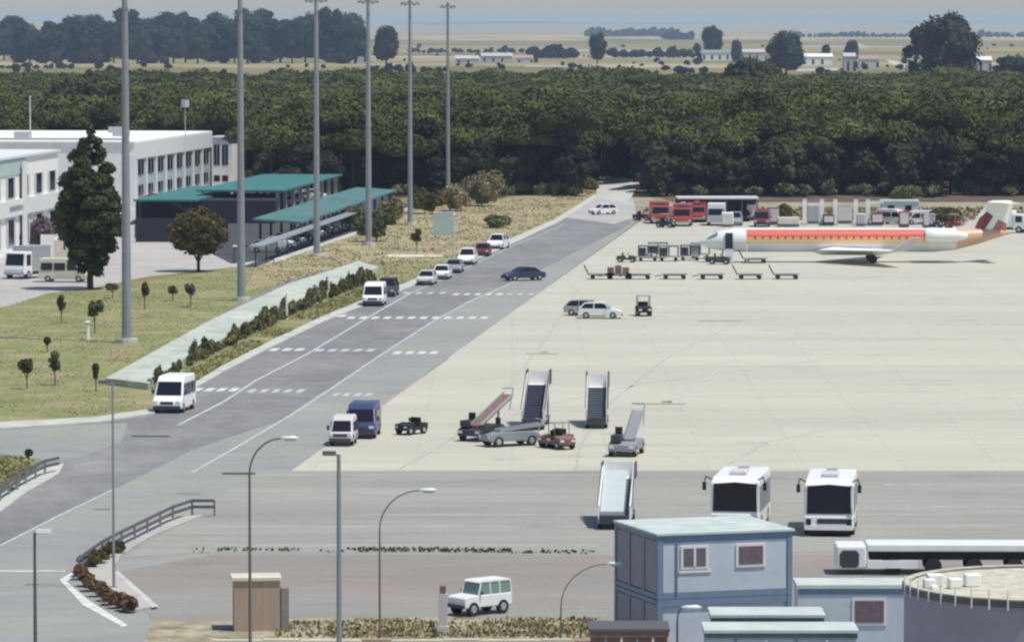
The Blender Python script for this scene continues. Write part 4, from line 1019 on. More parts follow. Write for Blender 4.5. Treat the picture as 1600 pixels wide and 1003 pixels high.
for i, px in enumerate((1257, 1284, 1305, 1337, 1356)):
    x, y = P(px, 352); t = thing('white_pillar', pl[i], 'pillar', (x, y, 0), 0, 'white pillars behind the aircraft')
    MB().box(-.28,.28,-.2,.2,.3,3.6).build('shaft', M['offwhite'], t); MB().box(-.45,.45,-.3,.3,0,.29).build('foot', M['kerb'], t)
    MB().box(-.34,.34,-.26,.26,3.61,3.75).build('cap', M['steeldark'], t)
def unit(px, by, wpx, h, m, label):
    x, y = P(px, by); w_ = wpx*y/F; t = thing('cargo_unit', label, 'cargo container', (x, y, 0))
    MB().prism([(0,.3),(0,h),(1.6,h),(1.6,.3)], w_/2).build('body', M[m], t, bevel=.08); MB().box(-w_/2,w_/2,-.05,1.65,.1,.29).build('base_frame', M['darkgrey'], t)
    MB().box(-w_/2+.1,w_/2-.1,-.03,-.002,.5,h-.2).build('door', M['pinkwhite' if m != 'pinkwhite' else 'silver'], t)
unit(1271, 350, 18, 2.6, 'pinkwhite', 'pale pink cargo container between the first two white pillars')
unit(1320, 350, 24, 2.5, 'silver', 'blue-grey cargo container between the third and fourth white pillars')
unit(1346, 354, 14, 1.7, 'pinkwhite', 'low pale cargo container right of the fourth white pillar')
unit(1232, 355, 34, 1.3, 'cream', 'low cream cargo container left of the first white pillar')
van('white van parked behind the rear fuselage left of the engines', 'pinkwhite', along(1396, 352, 4.6), R_(60), 4.6, 2, 2.1)
van('purple-grey van parked behind the engines under the mint hut', 'pinkwhite', along(1436, 352, 4.6), R_(-75), 4.6, 2, 1.9)
car('dark red car parked in front of the mint hut behind the aircraft', 'darkred', along(1420, 350, 4), R_(80), 'suv')
car('silver car parked behind the tail left of the fin', 'silver', along(1486, 350, 4), R_(80), 'suv')
t = thing('site_hut', 'pale mint hut with a flat roof behind the rear of the aircraft', 'hut', (*P(1378, 345), 0)); 
MB().box(0,5,0,3,0,2.6).build('wall', M['mintpanel'], t); MB().box(-.15,5.15,-.15,3.15,2.61,2.8).build('roof', M['croof'], t)
for a in (.8, 3.2): MB().box(a,a+.9,-.03,0.02,1.2,2.1).build('window', M['glass'], t)
t = thing('white_gantry', 'white L-shaped gantry frame left of the mint hut', 'gantry', (*P(1355, 349), 0)); MB().box(0,.3,0,.3,0,3.4).build('post', M['white'], t); MB().box(.31,2.2,0,.3,2.7,3.0).build('beam', M['white'], t)
truck('white truck cut by the right edge behind the aircraft tail', 'white', 1606, 364, R_(70), 6, 2.4, 2.9)

clut = [('small dark purple tug parked at the left end below the shelter', 'tug', 1012, 345, 'darkred'), ('dark tow tractor parked between the first and second fire trucks','tug',1049,356,'darkgrey'),
 ('small white cart just right of the white-roofed truck','unit',1137,355,'offwhite'),('violet grey container under the right end of the shelter','unit',1174,345,'blue'),
 ('rusty container right of the dark red van','unit',1209,352,'brown'),('dark container between the second and third white pillars','unit',1295,353,'darkgrey'),
 ('dark red container right of the rightmost white pillar','unit',1371,353,'darkred'),('red container below the right half of the mint hut','unit',1413,356,'red'),
 ('small blue-grey container left of the engines','unit',1452,357,'silver'),('small red tug behind the tail cone','tug',1500,357,'red'),('dark tug behind the engines','tug',1466,357,'darkgrey')]
for lb, kd, px, py, pc_ in clut:
    if kd == 'tug': tractor(lb, px, py, R_(60), pc_, .95, True)
    else: unit(px, py, 15 + (px*7) % 9, 1.5 + (px % 5)*.22, pc_, lb)
# left yard vehicles
truck('white truck with dark grille at the left edge in front of the near building', 'white', 22, 436, RZ-.35, 5.5, 2.5, 3.4, 'silver')
van('cream minibus standing side-on left of the tall dark tree', 'cream', (P(96,443)[0], P(96,440)[1], 0), R_(82), 5.2, 2.0, 2.5)
pc = ['silver','white','pinkwhite','darkgrey','white','silver','white','pinkwhite','silver','white']
ordn = ['first','second','third','fourth','fifth','sixth','seventh','eighth','ninth','tenth']
for i in range(10):
    x, y = P(432, 394); v = Vector((x, y, 0)) + RD*(i*9.5) + ND*(1.2) ; 
    car('%s car counted from the near end under the long mint canopy' % ordn[i], pc[i], (v.x-2.2, v.y, 0), R_(84), ('hatch','sedan')[i % 2], group='cars under the long mint canopy')
for i in range(6):
    v = Vector((*P(440, 330), 0)) + RD*(i*9+2); car('%s pale car counted from the near end beside the broad teal canopy' % ordn[i], ('white','pinkwhite','white')[i % 3], (v.x-1.5, v.y, 0), R_(86), 'hatch', group='cars beside the broad teal canopy')
for i in range(0):
    x, y = P(236+i*22, 360); car(('left','middle','right')[i]+' one of the dark cars in front of the teal porch', 'darkblue', (x, y, 0), R_(10), 'hatch', group='dark cars before the porch')

# ------------------------------------------------------------------ aircraft (nose toward -x)
XN = 21.3; YA = 509.0; CZ = 2.52; RF = 1.36
A = thing('jet_airliner', 'twin-jet regional airliner with orange-red stripe and T-tail parked across the apron', 'airplane', (XN, YA, 0))
st = [(0,.02,-.30),(.25,.33,-.28),(.8,.66,-.20),(1.6,.95,-.10),(2.6,1.17,-.03),(4.0,1.34,0),(5.0,RF,0),(26.5,RF,0),(29,1.26,.10),(32,.82,.45),(34,.45,.72),(35.4,.14,.86)]
def ring(x, r, dz, n=24): return [(x, r*math.cos(2*math.pi*i/n), CZ+dz+r*math.sin(2*math.pi*i/n)) for i in range(n)]
fus = bpy.data.materials.new('fuselage_paint'); fus.use_nodes = True
n = fus.node_tree.nodes; l = fus.node_tree.links; b = n['Principled BSDF']; b.inputs['Roughness'].default_value = .32
tc = n.new('ShaderNodeTexCoord'); sx = n.new('ShaderNodeSeparateXYZ'); l.new(tc.outputs['Object'], sx.inputs[0])
mr = n.new('ShaderNodeMapRange'); mr.inputs['From Min'].default_value = CZ-RF; mr.inputs['From Max'].default_value = CZ+RF; l.new(sx.outputs['Z'], mr.inputs['Value'])
cr = n.new('ShaderNodeValToRGB'); cr.color_ramp.interpolation = 'CONSTANT'; e = cr.color_ramp.elements
wh = (.80,.80,.78,1); e[0].position = 0; e[0].color = (.66,.68,.70,1); e[1].position = .30; e[1].color = wh
for p_, c_ in ((.37,(.82,.60,.34,1)),(.50,(.78,.38,.18,1)),(.64,(.68,.14,.10,1)),(.94,wh)): q = e.new(p_); q.color = c_
l.new(mr.outputs[0], cr.inputs[0])
def cmpn(op, v):
    q = n.new('ShaderNodeMath'); q.operation = op; l.new(sx.outputs['X'], q.inputs[0]); q.inputs[1].default_value = v; return q.outputs[0]
mm = n.new('ShaderNodeMath'); mm.operation = 'MULTIPLY'; l.new(cmpn('GREATER_THAN', 5.3), mm.inputs[0]); l.new(cmpn('LESS_THAN', 26.0), mm.inputs[1])
mx = n.new('ShaderNodeMix'); mx.data_type = 'RGBA'; mx.inputs['A'].default_value = wh; l.new(mm.outputs[0], mx.inputs['Factor']); l.new(cr.outputs[0], mx.inputs['B'])
tl = n.new('ShaderNodeMix'); tl.data_type = 'RGBA'; tl.inputs['B'].default_value = (.66,.42,.26,1); l.new(mx.outputs['Result'], tl.inputs['A']); l.new(cmpn('GREATER_THAN', 29.2), tl.inputs['Factor'])
l.new(tl.outputs['Result'], b.inputs['Base Color'])
MB().loft([ring(*s) for s in st]).build('fuselage', fus, A, smooth=True)
MB().add([(.95,-.72,CZ+.32),(1.9,-.93,CZ+.28),(2.1,-.80,CZ+.82),(1.45,-.45,CZ+.66),(1.2,0,CZ+.56),(1.75,0,CZ+1.0),(.72,0,CZ+.25)], [(0,1,2,3),(6,0,3,4),(4,3,2,5)]).build('cockpit_window', M['tealglass'], A)
MB().box(2.9,3.75,-1.36,-1.1,CZ-.95,CZ+.85).build('door_opening', M['glass'], A)
sd = MB(); sd.add([(2.9,-1.4,CZ-.98),(3.75,-1.4,CZ-.98),(3.75,-3.2,.15),(2.9,-3.2,.15),(2.9,-1.4,CZ-1.1),(3.75,-1.4,CZ-1.1),(3.75,-3.2,.03),(2.9,-3.2,.03)], [(0,1,2,3),(4,7,6,5),(0,4,5,1),(1,5,6,2),(2,6,7,3),(3,7,4,0)]); sd.build('airstair_door', M['silver'], A)
cw = MB()
for i in range(22):
    if i in (): continue
    xx = 6.2 + i*.86; cw.box(xx, xx+.22, -1.352, -1.2, CZ+.20, CZ+.48)
cw.build('cabin_windows', M['brown'], A)
def wing(root_le, root_c, tip_le, tip_c, y0, y1, z0, z1, th=.34):
    def sec(x, c, y, z, t_): return [(x, y, z), (x+.25*c, y, z+t_*.6), (x+.7*c, y, z+t_*.35), (x+c, y, z), (x+.6*c, y, z-t_*.25), (x+.2*c, y, z-t_*.3)]
    return MB().loft([sec(root_le, root_c, y0, z0, th), sec(tip_le, tip_c, y1, z1, th*.45)])
for s in (-1, 1):
    wg = wing(13.2, 7.2, 20.6, 1.9, s*.9, s*11.6, 1.45, 1.85, .55).build('wing', M['offwhite'], A)
    wl = MB().add([(20.8,s*11.6,1.9),(22.5,s*11.6,1.9),(23.9,s*12.3,3.4),(23.1,s*12.3,3.4),(20.8,s*11.7,1.8),(22.5,s*11.7,1.8),(23.9,s*12.38,3.35),(23.1,s*12.38,3.35)], [(0,1,2,3),(7,6,5,4),(0,4,5,1),(1,5,6,2),(2,6,7,3),(3,7,4,0)]).build('winglet', M['pinkwhite'], wg)
    eng = [(25.4,.50),(25.6,.70),(26.6,.78),(28.2,.72),(29.6,.52),(30.3,.34)]
    E = MB().loft([[(x, s*2.15+r*math.cos(k*math.pi/8), CZ+.55+r*math.sin(k*math.pi/8)) for k in range(16)] for x, r in eng]).build('engine', M['white'], A, smooth=True)
    MB().tube((25.395,s*2.15,CZ+.55), (25.42,s*2.15,CZ+.55), .49, n=14).build('intake', M['black'], E)
    MB().box(26.4,28.6,min(s*1.1,s*1.5),max(s*1.1,s*1.5),CZ+.45,CZ+.62).build('pylon', M['white'], A)
    wing(32.7, 2.6, 34.9, 1.3, s*.1, s*3.9, 6.85, 6.8, .26).build('tailplane', M['offwhite'], A)
    G_ = MB().tube((19.6,s*1.95,.5),(19.3,s*1.5,1.7),.11).build('main_gear', M['greyp'], A)
    for dx in (-.0,): 
        for dy in (-.22,.22): MB().tube((19.6,s*1.95+dy-.1,.48),(19.6,s*1.95+dy+.1,.48),.48,n=16).build('wheel', M['black'], G_)
fin = MB()
fr = [(28.4,CZ+1.22),(31.0,CZ+1.9),(32.8,6.75),(35.7,6.75),(34.8,CZ+1.0),(32,CZ+.8)]
vs = [(x, -.14 if z < 6 else -.08, z) for x, z in fr] + [(x, .14 if z < 6 else .08, z) for x, z in fr]
fin.add(vs, [tuple(range(6)), tuple(range(11,5,-1))] + [((i+1) % 6, i, 6+i, 6+(i+1) % 6) for i in range(6)]).build('fin', M['offwhite'], A)
MB().add([(31.3,-.16,CZ+1.35),(32.4,-.16,CZ+1.15),(33.4,-.16,CZ+2.7),(32.7,-.16,CZ+3.2),(31.8,-.16,CZ+2.5)], [(0,1,2,3,4)]).build('tail_emblem', M['taillogo'], A)
MB().add([(33.3,-.161,CZ+1.15),(34.9,-.161,CZ+1.05),(34.9,-.161,CZ+1.9),(34.0,-.161,CZ+2.3),(33.6,-.161,CZ+1.7)], [(0,1,2,3,4)]).build('tail_emblem', M['tailyel'], A)
ng = MB().tube((2.6,0,.35),(2.7,0,CZ-1.1),.09).build('nose_gear', M['greyp'], A)
for s in (-.22,.22): MB().tube((2.6,s-.08,.3),(2.6,s+.08,.3),.3,n=14).build('wheel', M['black'], ng)
MB().prism([(-.9,.9),(-.9,1.4),(.9,1.4),(.9,.9)], 1).v
MB().loft([[(x, .95*w_*math.cos(k*math.pi/6), CZ-1.0+.62*w_*math.sin(k*math.pi/6)) for k in range(12)] for x, w_ in ((12,.2),(14,1.1),(20.5,1.2),(23.5,.2))]).build('belly_fairing', M['offwhite'], A, smooth=True)

# ------------------------------------------------------------------ cabins, round building, foreground
def cabin_stack():
    x, y = P(1028, 838, 5.4)
    t = thing('cabin_stack', 'two-storey block of blue-grey site cabins with pale flat roof and two front windows', 'site cabin', (x, y, 0), R_(18))
    W, D = 6.1, 5.4
    for k, z in enumerate((0, 2.72)):
        MB().box(.1, W-.1, .1, D-.1, z+.1, z+2.6).build('wall', M['cwall'], t)
        fr = MB()
        for sx in (0, W-.22): fr.box(sx, sx+.22, -.02, .22, z, z+2.7)
        fr.box(.23, W-.23, 0, .18, z+2.42, z+2.7); fr.box(.23, W-.23, 0, .18, z, z+.24)
        for j in (1, 2, 3): fr.box(-.03, .13, 1.8*j-.12, 1.8*j+.08, z, z+2.7)
        fr.box(-.02, .12, .24, D-.12, z+2.5, z+2.68); fr.box(-.02, .12, .24, D-.12, z+.0, z+.2)
        fr.build('steel_frame', M['cframe'], t)
        MB().box(.02, .098, .23, D, z+.25, z+2.45).build('side_wall', M['cshadeside'], t)
    MB().box(-.08, W+.08, -.1, D+.1, 5.43, 5.52).build('roof', M['croof'], t)
    MB().box(.25, W-.25, .03, .098, 2.72+.26, 2.72+2.40).build('front_wall', M['cwall'], t)
    for a, b, z0, z1, mid in ((1.15, 2.15, 4.08, 4.85, True), (3.65, 4.75, 4.08, 4.85, False)):
        wn = MB().box(a-.12, b+.12, -.03, .03, z0-.12, z1+.10).build('window_frame', M['winframe'], t)
        MB().box(a, b, -.045, -.031, z0, z1).build('pane', M['blind'], wn)
        if mid: MB().box((a+b)/2-.05, (a+b)/2+.05, -.06, -.046, z0, z1).build('mullion', M['winframe'], wn)
    MB().box(.95, 2.4, -.02, .029, 3.8, 3.92).build('sill', M['winframe'], t)
    for j in range(1, 6): MB().box(-.08, W+.08, D*j/6-.02, D*j/6+.02, 5.521, 5.535).build('roof_rib', M['croof'], t)
    MB().tube((.85,-.03,2.9),(.85,-.03,5.1),.035).build('drain_pipe', M['cframe'], t)
    MB().tube((.2,-.2,0),(.2,-.2,0.5),.03).build('pipe', M['white'], t)
    return t
cabin_stack()
x, y = P(1247, 914, 2.7); t = thing('site_cabin', 'single-storey blue-grey cabin with one window, adjoining the round building', 'site cabin', (x, y, 0), R_(.5))
MB().box(0, 6, 0, 2.4, 0, 2.55).build('wall', M['cwall'], t); MB().box(-.05, 6.05, -.08, 2.5, 2.56, 2.72).build('roof', M['croof'], t)
MB().box(0, 6, -.03, -.002, 2.28, 2.54).build('steel_frame', M['cframe'], t)
wn = MB().box(2.35, 3.85, -.05, -.004, .95, 2.15).build('window_frame', M['winframe'], t); MB().box(2.47, 3.73, -.07, -.051, 1.07, 2.03).build('pane', M['blind'], wn)
def low_cabin(x0, x1, yf, yb, label, z=2.7, wall='cwall', roof='croof'):
    xa, ya = P(x0, yf, z); xb, _ = P(x1, yf, z); _, yc = P(x0, yb, z); w_ = xb-xa; d = min(yc-ya, 2.5)
    t = thing('site_cabin', label, 'site cabin', (xa, ya, 0), 0)
    MB().box(.05, w_-.05, .05, d-.05, 0, z-.35).build('wall', M[wall], t)
    MB().box(-.05, w_+.05, -.05, d+.05, z-.12, z).build('roof', M[roof], t)
    MB().box(0, w_, -.02, d, z-.34, z-.13).build('steel_frame', M['stepgrey' if wall == 'cwall' else 'brown'], t)
    for k in range(1, 5): MB().box(w_*k/5-.04, w_*k/5+.04, .0, .048, .1, z-.36).build('wall_rib', M['cframe' if k % 2 else 'white'], t)
    return t
low_cabin(1112, 1288, 960, 944, 'low pale-roofed cabin directly against the front of the two-storey cabins')
low_cabin(1102, 1340, 984, 966, 'nearest low pale-roofed cabin along the bottom edge')
low_cabin(922, 1045, 982, 966, 'small brown cabin with a grey-brown roof at the bottom edge', 2.5, 'brown', 'steeldark')
# round building
cx, cy = P(1642, 905, 6.0); rr = 232*cy/F
t = thing('round_building', 'large round lilac-grey building with pale gravel roof at the lower right corner', 'building', (cx, cy, 0))
N_ = 96
def disc(r0, r1, z0, z1, name, m, cap=False):
    mb = MB(); vs = []; fs = []
    for i in range(N_):
        a = 2*math.pi*i/N_; c_, s_ = math.cos(a), math.sin(a)
        vs += [(r1*c_, r1*s_, z0), (r1*c_, r1*s_, z1), (r0*c_, r0*s_, z1), (r0*c_, r0*s_, z0)]
    for i in range(N_):
        j = (i+1) % N_
        for k in range(4): fs.append((i*4+k, j*4+k, j*4+(k+1) % 4, i*4+(k+1) % 4))
    return mb.add(vs, fs).build(name, m, t)
disc(rr-.4, rr-.05, 0, 5.6, 'wall', M['lilac']); disc(rr-.30, rr+.03, 5.61, 5.84, 'rim', M['steeldark']); 
disc(rr-.28, rr-.02, 5.85, 5.90, 'edge_coping', M['gravel'])
MB().add([((rr-.3)*math.cos(2*math.pi*i/N_), (rr-.3)*math.sin(2*math.pi*i/N_), 5.8) for i in range(N_)], [tuple(range(N_))]).build('roof', M['gravel'], t)
for i in range(12, 24):
    a = math.pi + (i-11)*.13
    MB().tube(((rr+.05)*math.cos(a), (rr+.05)*math.sin(a), 5.5), ((rr+.05)*math.cos(a), (rr+.05)*math.sin(a), 6.25), .03, n=5).build('rim_post', M['white'], t)
for a, q, s in ((3.35,.86,.45),(3.25,.8,.6),(3.55,.9,.3),(3.42,.7,.5),(3.3,.55,.6)):
    MB().cbox((rr*q*math.cos(a), rr*q*math.sin(a), 5.8+s*.4), (s, s*.8, s*.8), rz=a).build('roof_vent', M['offwhite'], t, bevel=.06)
# long white loader behind it
x, y = P(1306, 898); t = thing('flatbed_loader', 'long low white flatbed loader with a dark square cab window, beyond the round roof', 'flatbed', (x, y, 0), R_(-1))
MB().box(0, 1.5, 0, 2.2, .3, 1.45).build('cab', M['white'], t, bevel=.12)
MB().prism([(0,0)]*3, 0).v
MB().add([(.18,-.02,.52),(.32,-.02,.36),(1.0,-.02,.36),(1.14,-.02,.52),(1.14,-.02,1.05),(1.0,-.02,1.22),(.32,-.02,1.22),(.18,-.02,1.05)], [tuple(range(8))]).build('cab_window', M['darkgrey'], t)
MB().box(1.55, 14, .1, 2.3, 1.15, 1.5).build('deck', M['white'], t, bevel=.05)
MB().box(1.7, 14, .5, 1.9, .7, 1.14).build('underframe', M['black'], t)
MB().box(1.55, 4.0, -.1, .1, .35, .72).build('side_skirt', M['white'], t)
for k in range(6):
    for yy in (.25, 1.95): MB().tube((2.8+k*2.0, yy-.12, .42), (2.8+k*2.0, yy+.12, .42), .42, n=14).build('wheel', M['black'], t)
# beige block, posts, bottom wall
x, y = P(366, 986); t = thing('beige_block', 'upright beige brick block with a pale cap at the bottom edge behind the curved lamp', 'utility block', (x, y, 0), R_(6))
MB().box(0, 2.05, 0, 1.6, 0, 2.25).build('body', M['beige'], t); MB().box(-.1, 2.12, -.08, 1.7, 2.26, 2.40).build('cap', M['cream'], t)
MB().box(2.10, 2.45, .1, 1.2, 0, 1.9).build('side_panel', M['yard'], t)
x, y = P(692, 988); t = thing('gate_post', 'reddish cream gate post just left of the white off-road car', 'post', (x, y, 0))
MB().box(-.2,.2,-.2,.2,0,1.75).build('shaft', M['pinkwhite'], t); MB().box(-.14,.14,-.14,.14,1.76,2.1).build('head', M['brown'], t); MB().box(-.26,.26,-.26,.26,.0,.3).build('foot', M['pinkwhite'], t)
xa, ya = P(330, 999, .9); xb, _ = P(935, 999, .9)
t = thing('boundary_wall', 'low cream boundary wall running along the bottom edge', 'wall', (xa, ya, 0))
q = 0; k = 0; Wt = xb-xa
while q < Wt-.2:
    seg = min([2.2,1.6,2.6,1.3][k % 4], Wt-q); MB().box(q, q+seg-.06, -.02*(k % 2), .3, 0, .88+.04*(k % 2)).build('wall_panel', M['beige' if k % 5 == 3 else 'cream'], t); q += seg; k += 1
# white off-road car
T4 = thing('off_road_car', 'white off-road car with teal windows parked on the yard at bottom centre', 'car', (*P(750, 958), 0), R_(-50)); T4.scale = (.80, .80, .86)
f, b, W = -1.75, 1.75, 1.6
MB().prism([(f,.45),(f-.02,.98),(f+.15,1.06),(f+1.0,1.10),(b,1.10),(b,.45)], W/2).build('body', M['white'], T4, bevel=.05)
MB().prism([(f+1.02,1.105),(f+1.25,1.72),(b-.05,1.74),(b-.02,1.105)], lambda z: W/2-.05 if z < 1.3 else W/2-.12).build('windows', M['tealglass'], T4)
rf = MB().prism([(f+1.15,1.745),(f+1.3,1.84),(b-.1,1.84),(b,1.745)], W/2-.08)
for s in (-1, 1):
    for ya_, yb_ in ((f+1.02,f+1.25),(f+1.9,f+1.9),(b-.9,b-.9),(b-.05,b-.08)): rf.tube((s*(W/2-.04),ya_,1.1),(s*(W/2-.11),yb_,1.76),.05,n=5)
rf.build('roof', M['white'], T4)
wheels(T4, W+.06, (f+.62, b-.68), .38, .24); lights(T4, W, f-.01, .82, b)
MB().box(-W/2+.02, W/2-.02, f-.14, f-.03, .45, .62).build('bumper', M['darkgrey'], T4)
MB().tube((0,b+.02,.95),(0,b+.2,.95),.34,n=16).build('spare_wheel', M['black'], T4)
for s in (-1,1): MB().cbox((s*(W/2+.1), f+1.15, 1.22), (.16,.08,.16)).build('mirror', M['darkgrey'], T4)

# mint panel
x, y = P(694, 372); t = thing('panel_board', 'large pale mint rectangular board standing on the dry verge right of the fifth mast', 'board', (x, y, 0))
MB().box(-1.35,1.35,0,.25,.35,3.2).build('panel', M['mintpanel'], t, bevel=.03)
for s in (-1,1): MB().box(s*1.1-.08,s*1.1+.08,.26,.4,0,3.0).build('leg', M['steel'], t)
MB().box(-1.38,1.38,-.01,.27,3.21,3.3).build('top_rail', M['offwhite'], t)

# guard rails
def rail(pts, label, h=.85, m='steeldark', name='guard_rail'):
    W = [Vector((*P(*p), 0)) for p in pts]; o = W[0]; t = thing(name, label, 'railing', o); W = [p-o for p in W]
    mb = MB()
    for a, b_ in zip(W[:-1], W[1:]):
        for z in (h, h*.6): mb.cbox(((a+b_)/2)+Vector((0,0,z)), ((b_-a).length, .08, .16), rz=math.atan2((b_-a).y, (b_-a).x))
    mb.build('rail', M[m], t)
    d = 0
    for a, b_ in zip(W[:-1], W[1:]):
        n_ = max(1, int((b_-a).length/2.5))
        for k in range(n_):
            p = a + (b_-a)*k/n_; MB().box(p.x-.06, p.x+.06, p.y+.05, p.y+.17, 0, h).build('post', M['steel'], t)
rail([(335,806),(300,806),(270,816),(230,836),(190,856),(160,872),(138,888),(120,902)], 'dark two-bar guard rail curving round the hedge island')
rail([(-60,800),(0,784),(40,757),(70,742),(92,737)], 'dark guard rail beside the road at the left edge')

# ------------------------------------------------------------------ planting
def at_px(px, py): return (*P(px, py), 0)
tree('cypress_tree', 'tall dark pointed tree in front of the white buildings, left of the nearest mast', 'tree', at_px(141, 452), 'poplar', 3.2, 1.6, 15.6, .17, 24000, M['darkleaf'], 21, .35)
tree('round_tree', 'round olive-brown tree on the pale yard between the first two masts', 'tree', at_px(310, 424), 'ball', 3.15, 1.3, 6.9, .15, 9000, M['oliveleaf'], 22, .2)
small = [(42,608,562,'young lawn tree near the left edge, left one of the pair above the lawn corner',14,'bush'),
 (86,602,549,'young two-tiered lawn tree right of the leftmost young tree',11,'tall'),
 (74,550,526,'tiny young tree above the pair near the left edge of the lawn',7,'bush'),
 (150,612,566,'slim dark young tree at the near end of the pale green path',6,'tall'),
 (96,506,462,'thin pale young tree upper left on the lawn',9,'tall'),
 (148,520,468,'young tree with a dark round head beside the short white post',13,'bush'),
 (176,466,442,'small dark shrub just left of the nearest mast',12,'bush'),
 (226,484,440,'young tree just right of the nearest mast',9,'bush'),
 (270,470,446,'small dark shrub midway between the first two masts',9,'bush'),
 (298,480,440,'young tree with reddish head left of the second mast',10,'bush'),
 (651,398,358,'small round olive tree below the fifth mast, left of the mint panel',10,'round'),
 (45,722,702,'small dark plant on the tip of the grass island at left',6,'bush')]
for k, (px, by, ty, lb, rp, kd) in enumerate(small):
    x, y = P(px, by); h = (by-ty)*y/F; r = rp*y/F
    tree('young_tree', lb, 'tree', (x, y, 0), kd, r, h*.42, h*1.02, .10, 900, M['purpleleaf'] if 'reddish' in lb else M['oliveleaf'] if 'olive' in lb else M['shrubleaf'], 400+k, .05)
bsh = [(752,322,268,44,'large pale bushy shrub by the foot of the farthest mast','paleleaf'),
 (664,334,296,34,'brown-green shrub between the fifth and farthest masts','oliveleaf'),
 (588,378,326,34,'dark bush at the foot of the fourth mast','shrubleaf'),
 (560,360,320,24,'pale bush beside the end of the long mint canopy','paleleaf'),
 (612,350,312,24,'pale yellowish bush right of the fourth mast','paleleaf'),
 (712,330,290,26,'pale shrub left half of the shrubs by the farthest mast','paleleaf'),
 (560,300,262,36,'dark green bush behind the right end of the teal canopy','pine'),
 (780,356,336,26,'low dark bush on the dry verge beyond the parked cars','shrubleaf'),
 (915,300,274,22,'dark rounded bush left of the road-end ramp','shrubleaf'),
 (1480,352,322,36,'brownish bush behind the aircraft between engines and fin','oliveleaf'),
 (1415,322,292,32,'green bush behind the mint hut','shrubleaf'),
 (1225,345,322,24,'olive shrub behind the dark red van','oliveleaf'),
 (66,392,338,26,'purple-flowering shrub in front of the near white building','purpleleaf'),
 (22,396,350,20,'purple shrub at the left edge beside the white truck','purpleleaf'),
 (386,300,268,16,'dark bush behind the broad teal canopy, right of the end wing','pine')]
for k, (px, by, ty, rp, lb, m_) in enumerate(bsh):
    x, y = P(px, by); h = (by-ty)*y/F; r = rp*y/F
    tree('shrub', lb, 'shrub', (x, y, 0), 'bush', r, 0, h*1.1, .16, 2600, M[m_], 500+k, .08)
# hedge plants along the pale green path
hp = []
path = [(236,606),(262,590),(300,572),(350,545),(400,520),(440,502),(480,482),(520,466),(560,450),(590,438)]
tot = 0
for a, b_ in zip(path[:-1], path[1:]):
    A0, A1 = Vector(P(*a)), Vector(P(*b_)); n_ = max(1, int((A1-A0).length/1.5))
    for k in range(n_):
        p = A0 + (A1-A0)*k/n_; hp.append((p.x + rng.uniform(-.2,.2), p.y))
M['hedgeleaf'] = mat('hedge_foliage', (.085,.09,.035), .85, var=.35, scale=.8, col2=(.22,.20,.09), rnd=.35, spec=.15)
hb = []
for i in range(4):
    hh_ = 1.15+.35*i; cl = crown_clumps('bush', .95, 0, hh_, 600+i); v, mb = foliage_arrays(cl, .11, 1100, 600+i, .6)
    hb.append(np_mesh('foliage', v, mb, M['hedgeleaf']))
for i, (x, y) in enumerate(hp):
    if rng.random() < .22: continue
    t = thing('hedge_bush', 'dark green bush in the hedge along the right side of the pale green path', 'bush', (x, y, 0), rng.uniform(0, 6), 'bushes of the path hedge')
    s = rng.uniform(.38, .72)*(.7 if i < 14 else 1.05); t.scale = (s*.9, s*.9, s*rng.uniform(.8, 1.7)); obj_of('foliage', hb[rng.randrange(4)], t)
# reddish hedge of the gate island
for i, (px, py) in enumerate(((125,905),(134,915),(143,923),(153,931),(163,938),(173,944),(184,949),(195,953),(205,956))):
    x, y = P(px, py); t = thing('low_hedge_bush', 'reddish brown low bush in the hedge along the gate island edge', 'bush', (x, y, .1), i, 'reddish bushes of the gate island')
    t['label'] = ('first','second','third','fourth','fifth','sixth','seventh','eighth','ninth')[i]+' reddish brown low bush from the road corner of the gate island'; cl = crown_clumps('bush', .5, 0, .6, 650+i); v, mb = foliage_arrays(cl, .085, 900, 650+i, .7); obj_of('foliage', np_mesh('foliage', v, mb, M['redleaf']), t)
for i, (px, py) in enumerate(((140,888),(155,882),(165,872),(180,866))):
    x, y = P(px, py); t = thing('low_hedge_bush', 'olive low bush behind the reddish hedge on the gate island', 'bush', (x, y, .1), i, 'olive bushes of the gate island')
    t['label'] = ('nearest','second','third','farthest')[i]+' olive low bush inside the gate island behind the reddish hedge'; cl = crown_clumps('bush', .6, 0, .7, 680+i); v, mb = foliage_arrays(cl, .06, 800, 680+i); obj_of('foliage', np_mesh('foliage', v, mb, M['oliveleaf']), t)

# grass tufts and weeds
def inside(p, poly):
    x, y = p; c = False; j = len(poly)-1
    for i in range(len(poly)):
        xi, yi = poly[i]; xj, yj = poly[j]
        if (yi > y) != (yj > y) and x < (xj-xi)*(y-yi)/(yj-yi)+xi: c = not c
        j = i
    return c
def tufts(name, label, cat, m, spots, hgt, wid, z0=0):
    g = np.random.default_rng(len(spots)); n_ = len(spots); c = np.array(spots, float)
    a = g.uniform(0, math.pi, n_); h_ = g.uniform(.5, 1.3, n_)*hgt; w_ = g.uniform(.5, 1.3, n_)*wid
    dx, dy = np.cos(a)*w_, np.sin(a)*w_; lean = g.normal(size=(n_, 2))*hgt*.4
    z = np.full(n_, z0)
    v = np.stack([np.stack([c[:,0]-dx, c[:,1]-dy, z], 1), np.stack([c[:,0]+dx, c[:,1]+dy, z], 1), np.stack([c[:,0]+dx*.7+lean[:,0], c[:,1]+dy*.7+lean[:,1], z+h_], 1), np.stack([c[:,0]-dx*.7+lean[:,0], c[:,1]-dy*.7+lean[:,1], z+h_], 1)], 1).reshape(-1,3)
    return tag(obj_of(name, np_mesh(name, v, MB(), m)), label, cat, kind='stuff')
